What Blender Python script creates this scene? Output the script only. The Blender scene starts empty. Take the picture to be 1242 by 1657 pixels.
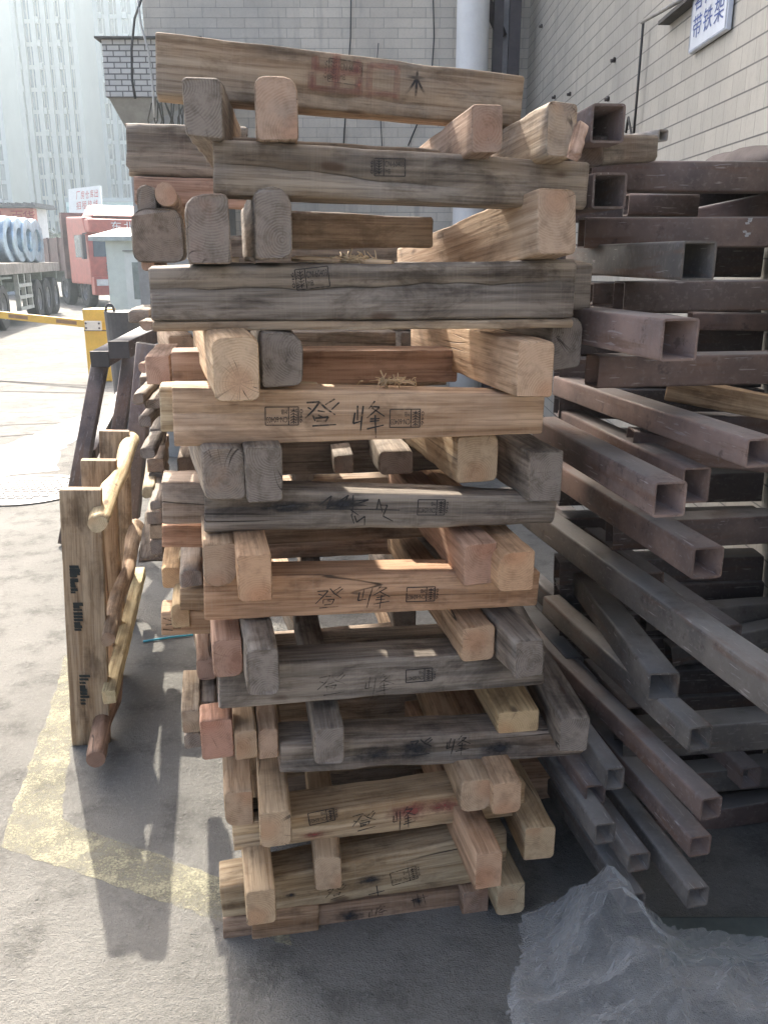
import bpy, bmesh, math, random
from mathutils import Vector, Matrix, Quaternion

sc = bpy.context.scene
COL = sc.collection
R = math.radians
# ------------------------------------------------------------------ camera, world, sun, exposure
F_PX, PITCH, H = 1400.0, R(16.4), 1.6          # focal length in photo pixels, tilt down, eye height
cp, sp = math.cos(PITCH), math.sin(PITCH)
cam = bpy.data.cameras.new('camera'); cam_o = bpy.data.objects.new('camera', cam); COL.objects.link(cam_o)
cam.sensor_fit = 'VERTICAL'; cam.sensor_height = 36.0; cam.lens = 36.0 * F_PX / 1657.0
cam.clip_start = 0.05; cam.clip_end = 3000
cam_o.location = (0, 0, H); cam_o.rotation_euler = (R(90) - PITCH, 0, 0)
sc.camera = cam_o

SUN_AZ, SUN_EL = R(-21), R(42)
SUN_DIR = Vector((math.sin(SUN_AZ) * math.cos(SUN_EL), math.cos(SUN_AZ) * math.cos(SUN_EL), math.sin(SUN_EL)))
w = bpy.data.worlds.new('World'); sc.world = w; w.use_nodes = True
nt = w.node_tree; bg = nt.nodes['Background']
sky = nt.nodes.new('ShaderNodeTexSky'); sky.sky_type = 'NISHITA'; sky.sun_disc = False
sky.sun_elevation = SUN_EL; sky.sun_rotation = SUN_AZ; sky.dust_density = 6.0; sky.air_density = 0.6; sky.ozone_density = 0.4
nt.links.new(sky.outputs[0], bg.inputs[0]); bg.inputs[1].default_value = 0.15
sl = bpy.data.lights.new('sun', 'SUN'); sl.energy = 3.3; sl.angle = R(0.6); sl.color = (1.0, 0.93, 0.82)
so = bpy.data.objects.new('sun', sl); COL.objects.link(so)
so.rotation_euler = (-SUN_DIR).to_track_quat('-Z', 'Y').to_euler()
sc.view_settings.view_transform = 'Standard'; sc.view_settings.look = 'None'
sc.view_settings.exposure = 1.93; sc.view_settings.gamma = 1.0
sc.cycles.max_bounces = 8
HAZE_D = 0.0017                                 # density of the hazy air

# ------------------------------------------------------------------ where things stand
def ray(px, py):
    a = (px - 621) / F_PX; b = (py - 828.5) / F_PX
    return Vector((a, cp - b * sp, -(sp + b * cp)))
def ground(px, py, z=0.0):
    r = ray(px, py); t = (z - H) / r.z
    return Vector((r.x * t, r.y * t, z))
def at(px, py, d):                              # point on the sight line at forward distance d
    r = ray(px, py); t = d / r.y
    return Vector((r.x * t, d, H + r.z * t))
A = R(11); ca, sa = math.cos(A), math.sin(A)
U = Vector((ca, sa, 0)); V = Vector((-sa, ca, 0)); ZV = Vector((0, 0, 1))
P0 = ground(362, 1525)
def onv(px, py, v):                             # (u, z) in the upright plane v metres behind the stack's front
    r = ray(px, py); t = (v + V.dot(P0)) / V.dot(r)
    p = r * t
    return U.dot(p) - U.dot(P0), p.z + H
def S(u, v, z): return Vector((P0.x, P0.y, 0)) + U * u + V * v + ZV * z

# ------------------------------------------------------------------ object helpers
def tag(o, label=None, cat=None, group=None, kind=None):
    if label: o['label'] = label
    if cat: o['category'] = cat
    if group: o['group'] = group
    if kind: o['kind'] = kind
    return o
def mesh_obj(name, bm, mats, parent=None, mw=None, smooth=False):
    me = bpy.data.meshes.new(name)
    bmesh.ops.recalc_face_normals(bm, faces=bm.faces) if False else None
    bm.to_mesh(me); bm.free()
    for m in (mats if isinstance(mats, (list, tuple)) else [mats]): me.materials.append(m)
    if smooth:
        for p in me.polygons: p.use_smooth = True
    o = bpy.data.objects.new(name, me); COL.objects.link(o)
    if mw is not None: o.matrix_world = mw
    if parent: o.parent = parent
    return o
MW = {}
def empty(name, loc, rz=0.0):
    o = bpy.data.objects.new(name, None); COL.objects.link(o); o.location = loc; o.rotation_euler = (0, 0, rz)
    o.empty_display_size = 0.1
    MW[o.name] = Matrix.Translation(loc) @ Matrix.Rotation(rz, 4, 'Z')
    return o
def world_child(name, bm, mats, parent, smooth=False):
    """bm is in world coordinates; the child is stored in its parent's frame"""
    inv = MW[parent.name].inverted()
    bmesh.ops.transform(bm, matrix=inv, verts=bm.verts)
    o = mesh_obj(name, bm, mats, parent, smooth=smooth); MW[o.name] = MW[parent.name]
    return o
def box(bm, x0, x1, y0, y1, z0, z1, m=None, mi=0):
    c = [(x0,y0,z0),(x1,y0,z0),(x1,y1,z0),(x0,y1,z0),(x0,y0,z1),(x1,y0,z1),(x1,y1,z1),(x0,y1,z1)]
    vs = [bm.verts.new(m @ Vector(p) if m else p) for p in c]
    for f in ((0,3,2,1),(4,5,6,7),(0,1,5,4),(1,2,6,5),(2,3,7,6),(3,0,4,7)):
        fc = bm.faces.new([vs[i] for i in f]); fc.material_index = mi
    return vs
def bevelled(bm, off=0.004, seg=2):
    bmesh.ops.bevel(bm, geom=list(bm.edges), offset=off, segments=seg, profile=0.6, affect='EDGES', clamp_overlap=True)
def tube_path(bm, pts, r, n=8, cap=True):
    rings = []
    for i, p in enumerate(pts):
        p = Vector(p); a = Vector(pts[max(i-1, 0)]); b = Vector(pts[min(i+1, len(pts)-1)])
        t = (b - a).normalized(); s = t.cross(Vector((0.13, 0.21, 1))).normalized(); q = t.cross(s)
        rr = r[i] if isinstance(r, (list, tuple)) else r
        rings.append([bm.verts.new(p + (s * math.cos(k*math.tau/n) + q * math.sin(k*math.tau/n)) * rr) for k in range(n)])
    for A_, B_ in zip(rings, rings[1:]):
        for k in range(n): bm.faces.new((A_[k], A_[(k+1) % n], B_[(k+1) % n], B_[k])).smooth = True
    if cap:
        bm.faces.new(list(reversed(rings[0]))); bm.faces.new(rings[-1])
    return rings

# ------------------------------------------------------------------ materials
class NT:
    def __init__(s, name):
        s.m = bpy.data.materials.new(name); s.m.use_nodes = True; s.t = s.m.node_tree; s.n = s.t.nodes
        s.b = s.n['Principled BSDF']; s.out = s.n['Material Output']
    def new(s, t, **k):
        n = s.n.new(t)
        for a, b in k.items(): setattr(n, a, b)
        return n
    def link(s, a, b): s.t.links.new(a, b)
    def val(s, sock, v):
        if hasattr(v, 'is_linked') or isinstance(v, bpy.types.NodeSocket): s.link(v, sock)
        else: sock.default_value = v
    def math(s, op, a, b=0.0, clamp=False):
        n = s.new('ShaderNodeMath', operation=op, use_clamp=clamp); s.val(n.inputs[0], a); s.val(n.inputs[1], b); return n.outputs[0]
    def vmath(s, op, a, b):
        n = s.new('ShaderNodeVectorMath', operation=op); s.val(n.inputs[0], a); s.val(n.inputs[1], b); return n.outputs[0]
    def noise(s, vec, scale, detail=4, rough=0.55, dist=0.0):
        n = s.new('ShaderNodeTexNoise'); s.link(vec, n.inputs['Vector']); n.inputs['Scale'].default_value = scale
        n.inputs['Detail'].default_value = detail; n.inputs['Roughness'].default_value = rough; n.inputs['Distortion'].default_value = dist
        return n.outputs[0]
    def ramp(s, f, a, b, c0=(0,0,0,1), c1=(1,1,1,1)):
        n = s.new('ShaderNodeMapRange'); n.interpolation_type = 'SMOOTHSTEP'
        s.val(n.inputs[0], f); n.inputs[1].default_value = a; n.inputs[2].default_value = b; return n.outputs[0]
    def mix(s, f, a, b, mode='MIX'):
        n = s.new('ShaderNodeMix', data_type='RGBA', blend_type=mode)
        s.val(n.inputs[0], f)
        for sock, v in ((n.inputs[6], a), (n.inputs[7], b)):
            if isinstance(v, tuple): sock.default_value = v if len(v) == 4 else (*v, 1)
            else: s.link(v, sock)
        return n.outputs[2]
    def bump(s, h, strength=0.3, dist=0.01):
        n = s.new('ShaderNodeBump'); s.link(h, n.inputs['Height']); n.inputs['Strength'].default_value = strength; n.inputs['Distance'].default_value = dist
        s.link(n.outputs[0], s.b.inputs['Normal'])
    def coords(s, scale=(1,1,1), rnd=True, which='Object'):
        tc = s.new('ShaderNodeTexCoord'); v = tc.outputs[which]
        if rnd:
            oi = s.new('ShaderNodeObjectInfo'); s.oi = oi
            k = s.new('ShaderNodeCombineXYZ')
            s.link(s.math('MULTIPLY', oi.outputs['Random'], 37.0), k.inputs[0]); s.link(s.math('MULTIPLY', oi.outputs['Random'], 91.0), k.inputs[1]); s.link(s.math('MULTIPLY', oi.outputs['Random'], 53.0), k.inputs[2])
            v = s.vmath('ADD', v, k.outputs[0])
        s.base = v
        return v
    def scaled(s, v, sc_): return s.vmath('MULTIPLY', v, sc_)
def simple(name, col, rough=0.6, metal=0.0, var=0.25, scale=6.0, bump=0.0, spec=None):
    t = NT(name); v = t.coords()
    n = t.noise(v, scale, 6); n2 = t.noise(v, scale * 7, 3)
    f = t.math('ADD', t.math('MULTIPLY', n, 0.7), t.math('MULTIPLY', n2, 0.3))
    dk = tuple(c * (1 - var) for c in col); lt = tuple(min(1, c * (1 + var)) for c in col)
    t.link(t.mix(t.ramp(f, 0.3, 0.7), dk, lt), t.b.inputs['Base Color'])
    t.b.inputs['Roughness'].default_value = rough; t.b.inputs['Metallic'].default_value = metal
    if bump: t.bump(f, bump, 0.01)
    return t.m

def make_wood():
    """sawn timber: object colour = tint, object alpha = how far it has weathered grey"""
    t = NT('sawn_timber'); v = t.coords()
    oi = t.oi
    grain = t.noise(t.scaled(v, (1.6, 22, 22)), 1.0, 5, 0.6, 0.6)
    fine = t.noise(t.scaled(v, (6, 160, 160)), 1.0, 3, 0.6)
    saw = t.noise(t.scaled(v, (260, 10, 10)), 1.0, 2, 0.5)
    blot = t.noise(t.scaled(v, (3.2, 7, 7)), 1.0, 5, 0.6, 0.4)
    blot2 = t.noise(t.scaled(v, (9, 18, 18)), 1.0, 4, 0.65)
    tint = oi.outputs['Color']; weather = oi.outputs['Alpha']
    mid = t.noise(t.scaled(v, (2.4, 75, 75)), 1.0, 4, 0.65, 0.3)
    g = t.ramp(t.math('ADD', t.math('MULTIPLY', grain, 0.55), t.math('MULTIPLY', mid, 0.45)), 0.34, 0.66)
    c_fresh = t.mix(g, t.mix(1.0, tint, (0.60, 0.50, 0.40), 'MULTIPLY'), t.mix(1.0, tint, (1.15, 1.12, 1.05), 'MULTIPLY'))
    c_grey = t.mix(g, (0.135, 0.112, 0.092), (0.37, 0.312, 0.25))
    wmask = t.ramp(t.math('ADD', t.math('MULTIPLY', blot, 0.9), t.math('MULTIPLY', t.math('SUBTRACT', weather, 0.5), 1.15)), 0.30, 0.66)
    col = t.mix(wmask, c_fresh, c_grey)
    col = t.mix(t.math('MULTIPLY', t.ramp(fine, 0.47, 0.68), 0.55), col, t.mix(1.0, col, (0.45, 0.40, 0.36), 'MULTIPLY'))
    col = t.mix(t.math('MULTIPLY', t.ramp(blot2, 0.52, 0.72), 0.62), col, t.mix(1.0, col, (0.36, 0.33, 0.31), 'MULTIPLY'))
    col = t.mix(t.math('MULTIPLY', t.ramp(saw, 0.5, 0.8), 0.12), col, (0.5, 0.42, 0.33))
    # old damp stains and ground-in dirt
    st = t.ramp(t.noise(t.scaled(v, (5.5, 11, 11)), 1.0, 6, 0.7, 0.5), 0.47, 0.66)
    col = t.mix(t.math('MULTIPLY', st, t.math('ADD', 0.30, t.math('MULTIPLY', weather, 0.50))), col, t.mix(1.0, col, (0.34, 0.31, 0.29), 'MULTIPLY'))
    pale = t.ramp(t.noise(t.scaled(v, (7, 26, 26)), 1.0, 4, 0.6, 0.2), 0.58, 0.74)
    col = t.mix(t.math('MULTIPLY', pale, t.math('MULTIPLY', weather, 0.45)), col, (0.42, 0.37, 0.31))
    # knots
    vo = t.new('ShaderNodeTexVoronoi'); t.link(t.scaled(v, (4.5, 13, 13)), vo.inputs['Vector']); vo.inputs['Scale'].default_value = 1.0
    kd = t.math('ADD', vo.outputs['Distance'], t.math('MULTIPLY', t.noise(v, 40, 2), 0.08))
    sepc = t.new('ShaderNodeSeparateColor'); t.link(vo.outputs['Color'], sepc.inputs[0])
    kn = t.math('MULTIPLY', t.math('SUBTRACT', 1.0, t.ramp(kd, 0.10, 0.20)), t.math('GREATER_THAN', sepc.outputs[0], 0.55))
    col = t.mix(t.math('MULTIPLY', kn, 0.8), col, (0.085, 0.050, 0.032))
    # drying cracks: thin wavering lines along the grain
    cn = t.noise(t.scaled(v, (0.55, 9, 9)), 1.0, 2, 0.4, 0.15)
    ln = t.math('ABSOLUTE', t.math('SUBTRACT', cn, 0.5))
    ck = t.math('MULTIPLY', t.math('SUBTRACT', 1.0, t.ramp(ln, 0.0010, 0.005)), t.ramp(t.noise(t.scaled(v, (2, 3, 3)), 1.0, 2), 0.54, 0.63))
    col = t.mix(t.math('MULTIPLY', ck, 0.85), col, (0.025, 0.02, 0.017))
    t.link(col, t.b.inputs['Base Color']); t.b.inputs['Roughness'].default_value = 0.78
    t.b.inputs['Specular IOR Level'].default_value = 0.25
    hgt = t.math('SUBTRACT', t.math('ADD', t.math('MULTIPLY', fine, 0.35), t.math('ADD', t.math('MULTIPLY', grain, 0.5), t.math('MULTIPLY', saw, 0.15))), t.math('MULTIPLY', ck, 1.2))
    t.bump(hgt, 0.7, 0.005)
    # end grain: growth rings about the pith
    e = NT('timber_end_grain'); v = e.coords(); oi = e.oi
    tc = e.new('ShaderNodeTexCoord')
    off = e.new('ShaderNodeCombineXYZ')
    e.link(e.math('MULTIPLY', e.math('SUBTRACT', oi.outputs['Random'], 0.5), 0.09), off.inputs[1])
    e.link(e.math('MULTIPLY', e.math('SUBTRACT', e.math('FRACT', e.math('MULTIPLY', oi.outputs['Random'], 17.3)), 0.5), 0.11), off.inputs[2])
    vv = e.vmath('ADD', tc.outputs['Object'], off.outputs[0])
    sx = e.new('ShaderNodeSeparateXYZ'); e.link(vv, sx.inputs[0])
    rr = e.math('SQRT', e.math('ADD', e.math('MULTIPLY', sx.outputs[1], sx.outputs[1]), e.math('MULTIPLY', sx.outputs[2], sx.outputs[2])))
    rr = e.math('ADD', rr, e.math('MULTIPLY', e.noise(v, 22, 3), 0.012))
    ring = e.math('ADD', e.math('MULTIPLY', e.math('SINE', e.math('MULTIPLY', rr, 1250.0)), 0.5), 0.5)
    ring = e.math('MULTIPLY', ring, e.ramp(e.noise(v, 30, 3), 0.3, 0.7))
    rough = e.noise(v, 160, 4, 0.7); bl = e.noise(v, 14, 5, 0.6)
    tint = oi.outputs['Color']; weather = oi.outputs['Alpha']
    c = e.mix(ring, e.mix(1.0, tint, (1.02, 0.97, 0.93), 'MULTIPLY'), e.mix(1.0, tint, (0.82, 0.74, 0.66), 'MULTIPLY'))
    heart = e.math('SUBTRACT', 1.0, e.ramp(rr, 0.018, 0.05))
    c = e.mix(e.math('MULTIPLY', heart, 0.45), c, e.mix(1.0, tint, (0.85, 0.58, 0.45), 'MULTIPLY'))
    cg = e.mix(ring, (0.29, 0.245, 0.205), (0.185, 0.155, 0.128))
    wm = e.ramp(e.math('ADD', e.math('MULTIPLY', bl, 0.9), e.math('MULTIPLY', e.math('SUBTRACT', weather, 0.5), 1.15)), 0.30, 0.66)
    c = e.mix(wm, c, cg)
    c = e.mix(e.math('MULTIPLY', e.ramp(rough, 0.5, 0.8), 0.35), c, e.mix(1.0, c, (0.45, 0.4, 0.36), 'MULTIPLY'))
    stn = e.ramp(e.noise(v, 24, 6, 0.7), 0.46, 0.68)
    c = e.mix(e.math('MULTIPLY', stn, e.math('ADD', 0.30, e.math('MULTIPLY', weather, 0.4))), c, e.mix(1.0, c, (0.40, 0.36, 0.33), 'MULTIPLY'))
    # radial checks
    ang = e.math('ARCTAN2', sx.outputs[1], sx.outputs[2])
    av = e.new('ShaderNodeCombineXYZ'); e.link(ang, av.inputs[0]); e.link(e.math('MULTIPLY', oi.outputs['Random'], 60.0), av.inputs[1])
    rad = e.math('ABSOLUTE', e.math('SUBTRACT', e.noise(e.vmath('ADD', av.outputs[0], e.scaled(v, (0.0, 3.0, 3.0))), 1.4, 2), 0.5))
    rk = e.math('MULTIPLY', e.math('SUBTRACT', 1.0, e.ramp(rad, 0.002, 0.009)), e.ramp(e.noise(v, 9, 2), 0.54, 0.66))
    c = e.mix(e.math('MULTIPLY', rk, 0.85), c, (0.03, 0.022, 0.018))
    e.link(c, e.b.inputs['Base Color']); e.b.inputs['Roughness'].default_value = 0.85
    e.b.inputs['Specular IOR Level'].default_value = 0.2
    e.bump(e.math('SUBTRACT', e.math('ADD', e.math('MULTIPLY', rough, 0.5), e.math('MULTIPLY', ring, 0.2)), rk), 0.5, 0.004)
    return t.m, e.m
WOOD, ENDG = make_wood()
def make_bark():
    t = NT('log_bark'); v = t.coords()
    n = t.noise(t.scaled(v, (1, 1, 1)), 26, 6, 0.65); n2 = t.noise(t.scaled(v, (4, 30, 30)), 1, 5)
    t.link(t.mix(t.ramp(n, 0.35, 0.65), t.mix(1.0, t.oi.outputs['Color'], (0.45, 0.38, 0.32), 'MULTIPLY'), t.oi.outputs['Color']), t.b.inputs['Base Color'])
    t.b.inputs['Roughness'].default_value = 0.85; t.bump(t.math('ADD', n, n2), 0.35, 0.004); return t.m
BARK = make_bark()
def make_steel():
    """primed and rusting square tube; grey yard dust lies on the upper sides"""
    t = NT('rusty_primed_steel'); v = t.coords(); oi = t.oi
    n = t.noise(v, 5, 6, 0.6); n2 = t.noise(t.scaled(v, (3, 30, 30)), 1.0, 5, 0.6); n3 = t.noise(v, 90, 3)
    c = t.mix(t.ramp(n, 0.35, 0.7), t.mix(1.0, oi.outputs['Color'], (0.62, 0.60, 0.60), 'MULTIPLY'), t.mix(1.0, oi.outputs['Color'], (1.35, 1.25, 1.18), 'MULTIPLY'))
    c = t.mix(t.math('MULTIPLY', t.ramp(n2, 0.52, 0.70), 0.60), c, (0.15, 0.078, 0.045))
    c = t.mix(t.math('MULTIPLY', t.ramp(t.noise(v, 19, 6, 0.75), 0.56, 0.66), 0.55), c, (0.065, 0.045, 0.038))
    scr = t.ramp(t.noise(t.scaled(v, (14, 150, 150)), 1.0, 2, 0.5), 0.66, 0.72)
    c = t.mix(t.math('MULTIPLY', scr, 0.55), c, (0.42, 0.38, 0.36))
    c = t.mix(t.math('MULTIPLY', t.ramp(n3, 0.52, 0.75), 0.35), c, (0.28, 0.24, 0.22))
    geo = t.new('ShaderNodeNewGeometry'); sx = t.new('ShaderNodeSeparateXYZ'); t.link(geo.outputs['Normal'], sx.inputs[0])
    up = t.ramp(sx.outputs[2], 0.55, 0.95)
    dust = t.math('MULTIPLY', t.math('MULTIPLY', up, t.ramp(t.noise(v, 7, 5), 0.25, 0.55)), oi.outputs['Alpha'])
    c = t.mix(dust, c, (0.30, 0.295, 0.28))
    t.link(c, t.b.inputs['Base Color'])
    t.link(t.math('ADD', 0.42, t.math('MULTIPLY', n, 0.35)), t.b.inputs['Roughness'])
    t.b.inputs['Metallic'].default_value = 0.15; t.bump(t.math('ADD', n3, n2), 0.15, 0.003); return t.m
STEEL = make_steel()
def make_ink(name, col, lo=0.36, hi=0.56, dens=1.0, scale=90):
    t = NT(name); v = t.coords()
    t.b.inputs['Base Color'].default_value = (*col, 1); t.b.inputs['Roughness'].default_value = 0.7
    a = t.ramp(t.math('ADD', t.math('MULTIPLY', t.noise(t.scaled(v, (12, 90, 90)), 1.0, 3), 0.5), t.math('MULTIPLY', t.noise(v, scale, 3), 0.5)), lo, hi)
    t.link(t.math('MULTIPLY', a, dens), t.b.inputs['Alpha']); return t.m
INK = make_ink('marker_ink', (0.024, 0.021, 0.02), 0.28, 0.52, 0.92)
INK_FAINT = make_ink('worn_marker_ink', (0.03, 0.027, 0.025), 0.30, 0.62, 0.75)
STAMP = make_ink('stamp_ink', (0.024, 0.02, 0.02), 0.29, 0.49, 0.95, 200)
STAMP_FAINT = make_ink('worn_stamp_ink', (0.03, 0.026, 0.026), 0.32, 0.58, 0.8, 160)
RED_PAINT = make_ink('faded_red_paint', (0.36, 0.13, 0.10), 0.20, 0.60, 0.20, 60)
def make_smudge(name, col, dens, scale):
    t = NT(name); v = t.coords()
    tc = t.new('ShaderNodeTexCoord'); s = t.new('ShaderNodeSeparateXYZ'); t.link(tc.outputs['Generated'], s.inputs[0])
    dx = t.math('SUBTRACT', s.outputs[0], 0.5); dz = t.math('SUBTRACT', s.outputs[2], 0.5)
    d = t.math('SQRT', t.math('ADD', t.math('MULTIPLY', dx, dx), t.math('MULTIPLY', dz, dz)))
    n = t.noise(t.scaled(v, (14, 60, 60)), 1.0, 5, 0.7); n2 = t.noise(v, scale, 5, 0.7)
    f = t.math('SUBTRACT', t.math('ADD', t.math('MULTIPLY', n, 0.5), t.math('MULTIPLY', n2, 0.5)), t.math('MULTIPLY', d, 0.85))
    t.b.inputs['Base Color'].default_value = (*col, 1); t.b.inputs['Roughness'].default_value = 0.85
    t.link(t.math('MULTIPLY', t.ramp(f, 0.10, 0.50), dens), t.b.inputs['Alpha']); return t.m
SOOT = make_smudge('dark_smudge', (0.035, 0.034, 0.036), 0.9, 40); RED_SMEAR = make_smudge('red_smear', (0.32, 0.08, 0.065), 0.7, 60)

# ------------------------------------------------------------------ timber builder
RND = random.Random(7)
def wave(rnd, amp, L):
    k = [(rnd.uniform(0.6, 1.0), rnd.uniform(1.5, 5) / max(L, 0.2), rnd.uniform(0, 6.3)) for _ in range(2)] + [(0.4, rnd.uniform(12, 25) / max(L, 0.2), rnd.uniform(0, 6.3))]
    return lambda x: amp * sum(a * math.sin(f * x + p) for a, f, p in k) / 1.6
def sweep_timber(bm, L, w, hA, hB, wane=(0.003,)*4, crack=None, amp=0.0012, rnd=RND, fray=0.0, n=None):
    """rounded four-sided section swept along local x from 0 to L, section centred on y and z; front side is y = -w/2.
    wane = corner radii (front bottom, back bottom, back top, front top); crack = (height fraction at start, at end, x from, x to, depth)"""
    n = n or max(8, int(L / 0.035))
    xs = [0.0, 0.0035] + [0.0035 + (L - 0.007) * i / n for i in range(1, n)] + [L - 0.0035, L]
    wy = [wave(rnd, amp * .45, L) for _ in range(4)]; wz = [wave(rnd, amp, L) for _ in range(4)]
    sgn = [(-1, -1), (1, -1), (1, 1), (-1, 1)]
    chip = [[0.0] * (len(xs) + 4) for _ in range(4)]
    for c in range(4):
        for i in range(len(xs)):
            if rnd.random() < 0.10 + amp * 60: 
                d_ = rnd.uniform(.002, .006) * (amp / .0012) ** .5
                chip[c][i] += d_; chip[c][i + 1] += d_ * rnd.uniform(.2, .8)
        if rnd.random() < .5: chip[c][0] += .004; chip[c][1] += .004; chip[c][2] += .002
        chip[c][-5] += rnd.uniform(0, .004)
    rings = []
    for i, x in enumerate(xs):
        f = x / L; h = hA + (hB - hA) * f
        shrink = 0.0025 if i in (0, len(xs) - 1) else 0.0
        ring = []
        for c in range(4):
            r = wane[c % len(wane)] * (1 + 0.25 * math.sin(9 * x + c)) + min(chip[c][i], .009)
            sy, sz = sgn[c]
            cy = sy * (w / 2 - r); cz = sz * (h / 2 - r)
            a0 = {0: math.pi, 1: 1.5 * math.pi, 2: 0.0, 3: 0.5 * math.pi}[c]
            for k in range(4):
                a = a0 + k * math.pi / 6
                yy = cy + (r - shrink) * math.cos(a) if r > shrink else cy; zz = cz + (r - shrink) * math.sin(a) if r > shrink else cz
                jx = rnd.uniform(-fray, fray) if i in (0, len(xs) - 1) else 0
                ring.append((x + jx, yy + wy[c](x), zz + wz[c](x)))
        # front side runs from the front-top corner (last) back to front-bottom (first)
        zt = ring[15][2]; zb = ring[0][2]
        if crack:
            zc0, zc1, xa, xb, dep = crack
            g = (x / L - xa) / max(xb - xa, 1e-6); zc = zb + (zt - zb) * (zc0 + (zc1 - zc0) * g + 0.03 * math.sin(14 * x) + 0.012 * math.sin(47 * x))
            d = dep * max(0.0, math.sin(math.pi * min(max(g, 0), 1))) ** 0.5 if 0 < g < 1 else 0.0
            if g >= 1 and xb >= 1: d = dep * 0.7
            if g <= 0 and xa <= 0: d = dep * 0.7
            wd = 0.0018 if d > 0 else 0.001
        else: zc = (zt + zb) / 2; d = 0.0; wd = 0.001
        y = (ring[15][1] + ring[0][1]) / 2
        xx = x
        ring += [(xx, y, zc + wd), (xx, y + d, zc), (xx, y, zc - wd)]
        rings.append([bm.verts.new(p) for p in ring])
    m = len(rings[0])
    for a, b in zip(rings, rings[1:]):
        for k in range(m):
            f = bm.faces.new((a[(k + 1) % m], a[k], b[k], b[(k + 1) % m])); f.smooth = True; f.material_index = 0
    f = bm.faces.new(rings[0]); f.material_index = 1
    f = bm.faces.new(list(reversed(rings[-1]))); f.material_index = 1
    bmesh.ops.recalc_face_normals(bm, faces=list(bm.faces))
def frame_mw(pA, pB, up=ZV):
    x = (pB - pA).normalized(); y = up.cross(x).normalized(); z = x.cross(y)
    return Matrix(((x.x, y.x, z.x, pA.x), (x.y, y.y, z.y, pA.y), (x.z, y.z, z.z, pA.z), (0, 0, 0, 1)))
def timber(name, pA, pB, w, hA, hB=None, col=(0.45, 0.30, 0.18), grey=0.3, parent=None, up=ZV, mats=None, **k):
    bm = bmesh.new(); L = (pB - pA).length
    k.setdefault('amp', .0012 + .0022 * grey)
    if grey > .45: k.setdefault('fray', .0025)
    sweep_timber(bm, L, w, hA, hB or hA, **k)
    mw = frame_mw(pA, pB, up)
    o = mesh_obj(name, bm, mats or [WOOD, ENDG])
    if parent: o.parent = parent; o.matrix_local = MW[parent.name].inverted() @ mw
    else: o.matrix_world = mw
    MW[o.name] = mw
    o.color = (*[min(.8, (c * .88 + sum(col) / 3 * .12) * 1.22) for c in col], min(1, grey + .07))
    return o
def log_obj(name, pts, r, col=(0.5, 0.36, 0.22), grey=0.2, parent=None, bark=True, lump=0.1, rnd=RND, n=14):
    """a round pole through pts; stored with its own x along the pole"""
    pts = [Vector(p) for p in pts]; mw = frame_mw(pts[0], pts[-1]); inv = mw.inverted()
    loc = [inv @ p for p in pts]; bm = bmesh.new(); rings = []
    # resample
    fine = []; 
    for a, b in zip(loc, loc[1:]):
        for i in range(8): fine.append(a.lerp(b, i / 8))
    fine.append(loc[-1])
    rad0 = r if isinstance(r, (tuple, list)) else (r, r)
    ph = [rnd.uniform(0, 6.3) for _ in range(4)]
    for i, p in enumerate(fine):
        f = i / (len(fine) - 1); rr = rad0[0] + (rad0[1] - rad0[0]) * f
        if i in (0, len(fine) - 1): rr *= 0.95
        rings.append([bm.verts.new(p + Vector((0, math.cos(a), math.sin(a))) * rr * (1 + lump * (0.5 * math.sin(2 * a + ph[0] + 3 * f) + 0.35 * math.sin(3 * a + ph[1] - 7 * f) + 0.4 * math.sin(11 * f + ph[2]) + rnd.uniform(-.15, .15))))
                      for a in [k * math.tau / n for k in range(n)]])
    for a, b in zip(rings, rings[1:]):
        for k in range(n): bm.faces.new((a[k], a[(k+1) % n], b[(k+1) % n], b[k])).smooth = True
    for ring in (rings[0], rings[-1]):
        f = bm.faces.new(ring); f.material_index = 1
    bmesh.ops.recalc_face_normals(bm, faces=list(bm.faces))
    o = mesh_obj(name, bm, [BARK if bark else WOOD, ENDG])
    if parent: o.parent = parent; o.matrix_local = MW[parent.name].inverted() @ mw
    else: o.matrix_world = mw
    MW[o.name] = mw; o.color = (*col, grey); return o

# tints
PINE = (0.55, 0.38, 0.25); PALE = (0.62, 0.47, 0.31); ROSE = (0.42, 0.24, 0.16); ORANGE = (0.48, 0.27, 0.14); TAN = (0.38, 0.28, 0.19); YEL = (0.50, 0.37, 0.18); DULL = (0.26, 0.205, 0.16)
def face_beam(name, label, px, v, depth=0.105, **k):
    """px = (left x, y top, y bottom, right x, y top, y bottom) of the front face on the plane v"""
    xl, tl, bl, xr, tr, br = px
    a, b = onv(xl, tl, v), onv(xl, bl, v); c, d = onv(xr, tr, v), onv(xr, br, v)
    u0 = (a[0] + b[0]) / 2; u1 = (c[0] + d[0]) / 2
    pA = S(u0, v + depth / 2, (a[1] + b[1]) / 2); pB = S(u1, v + depth / 2, (c[1] + d[1]) / 2)
    grp = k.pop('group', None)
    o = timber(name, pA, pB, depth, a[1] - b[1], c[1] - d[1], **k)
    tag(o, label, 'timber beam', grp)
    FRONT[o.name] = v
    return o
FRONT = {}
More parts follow.
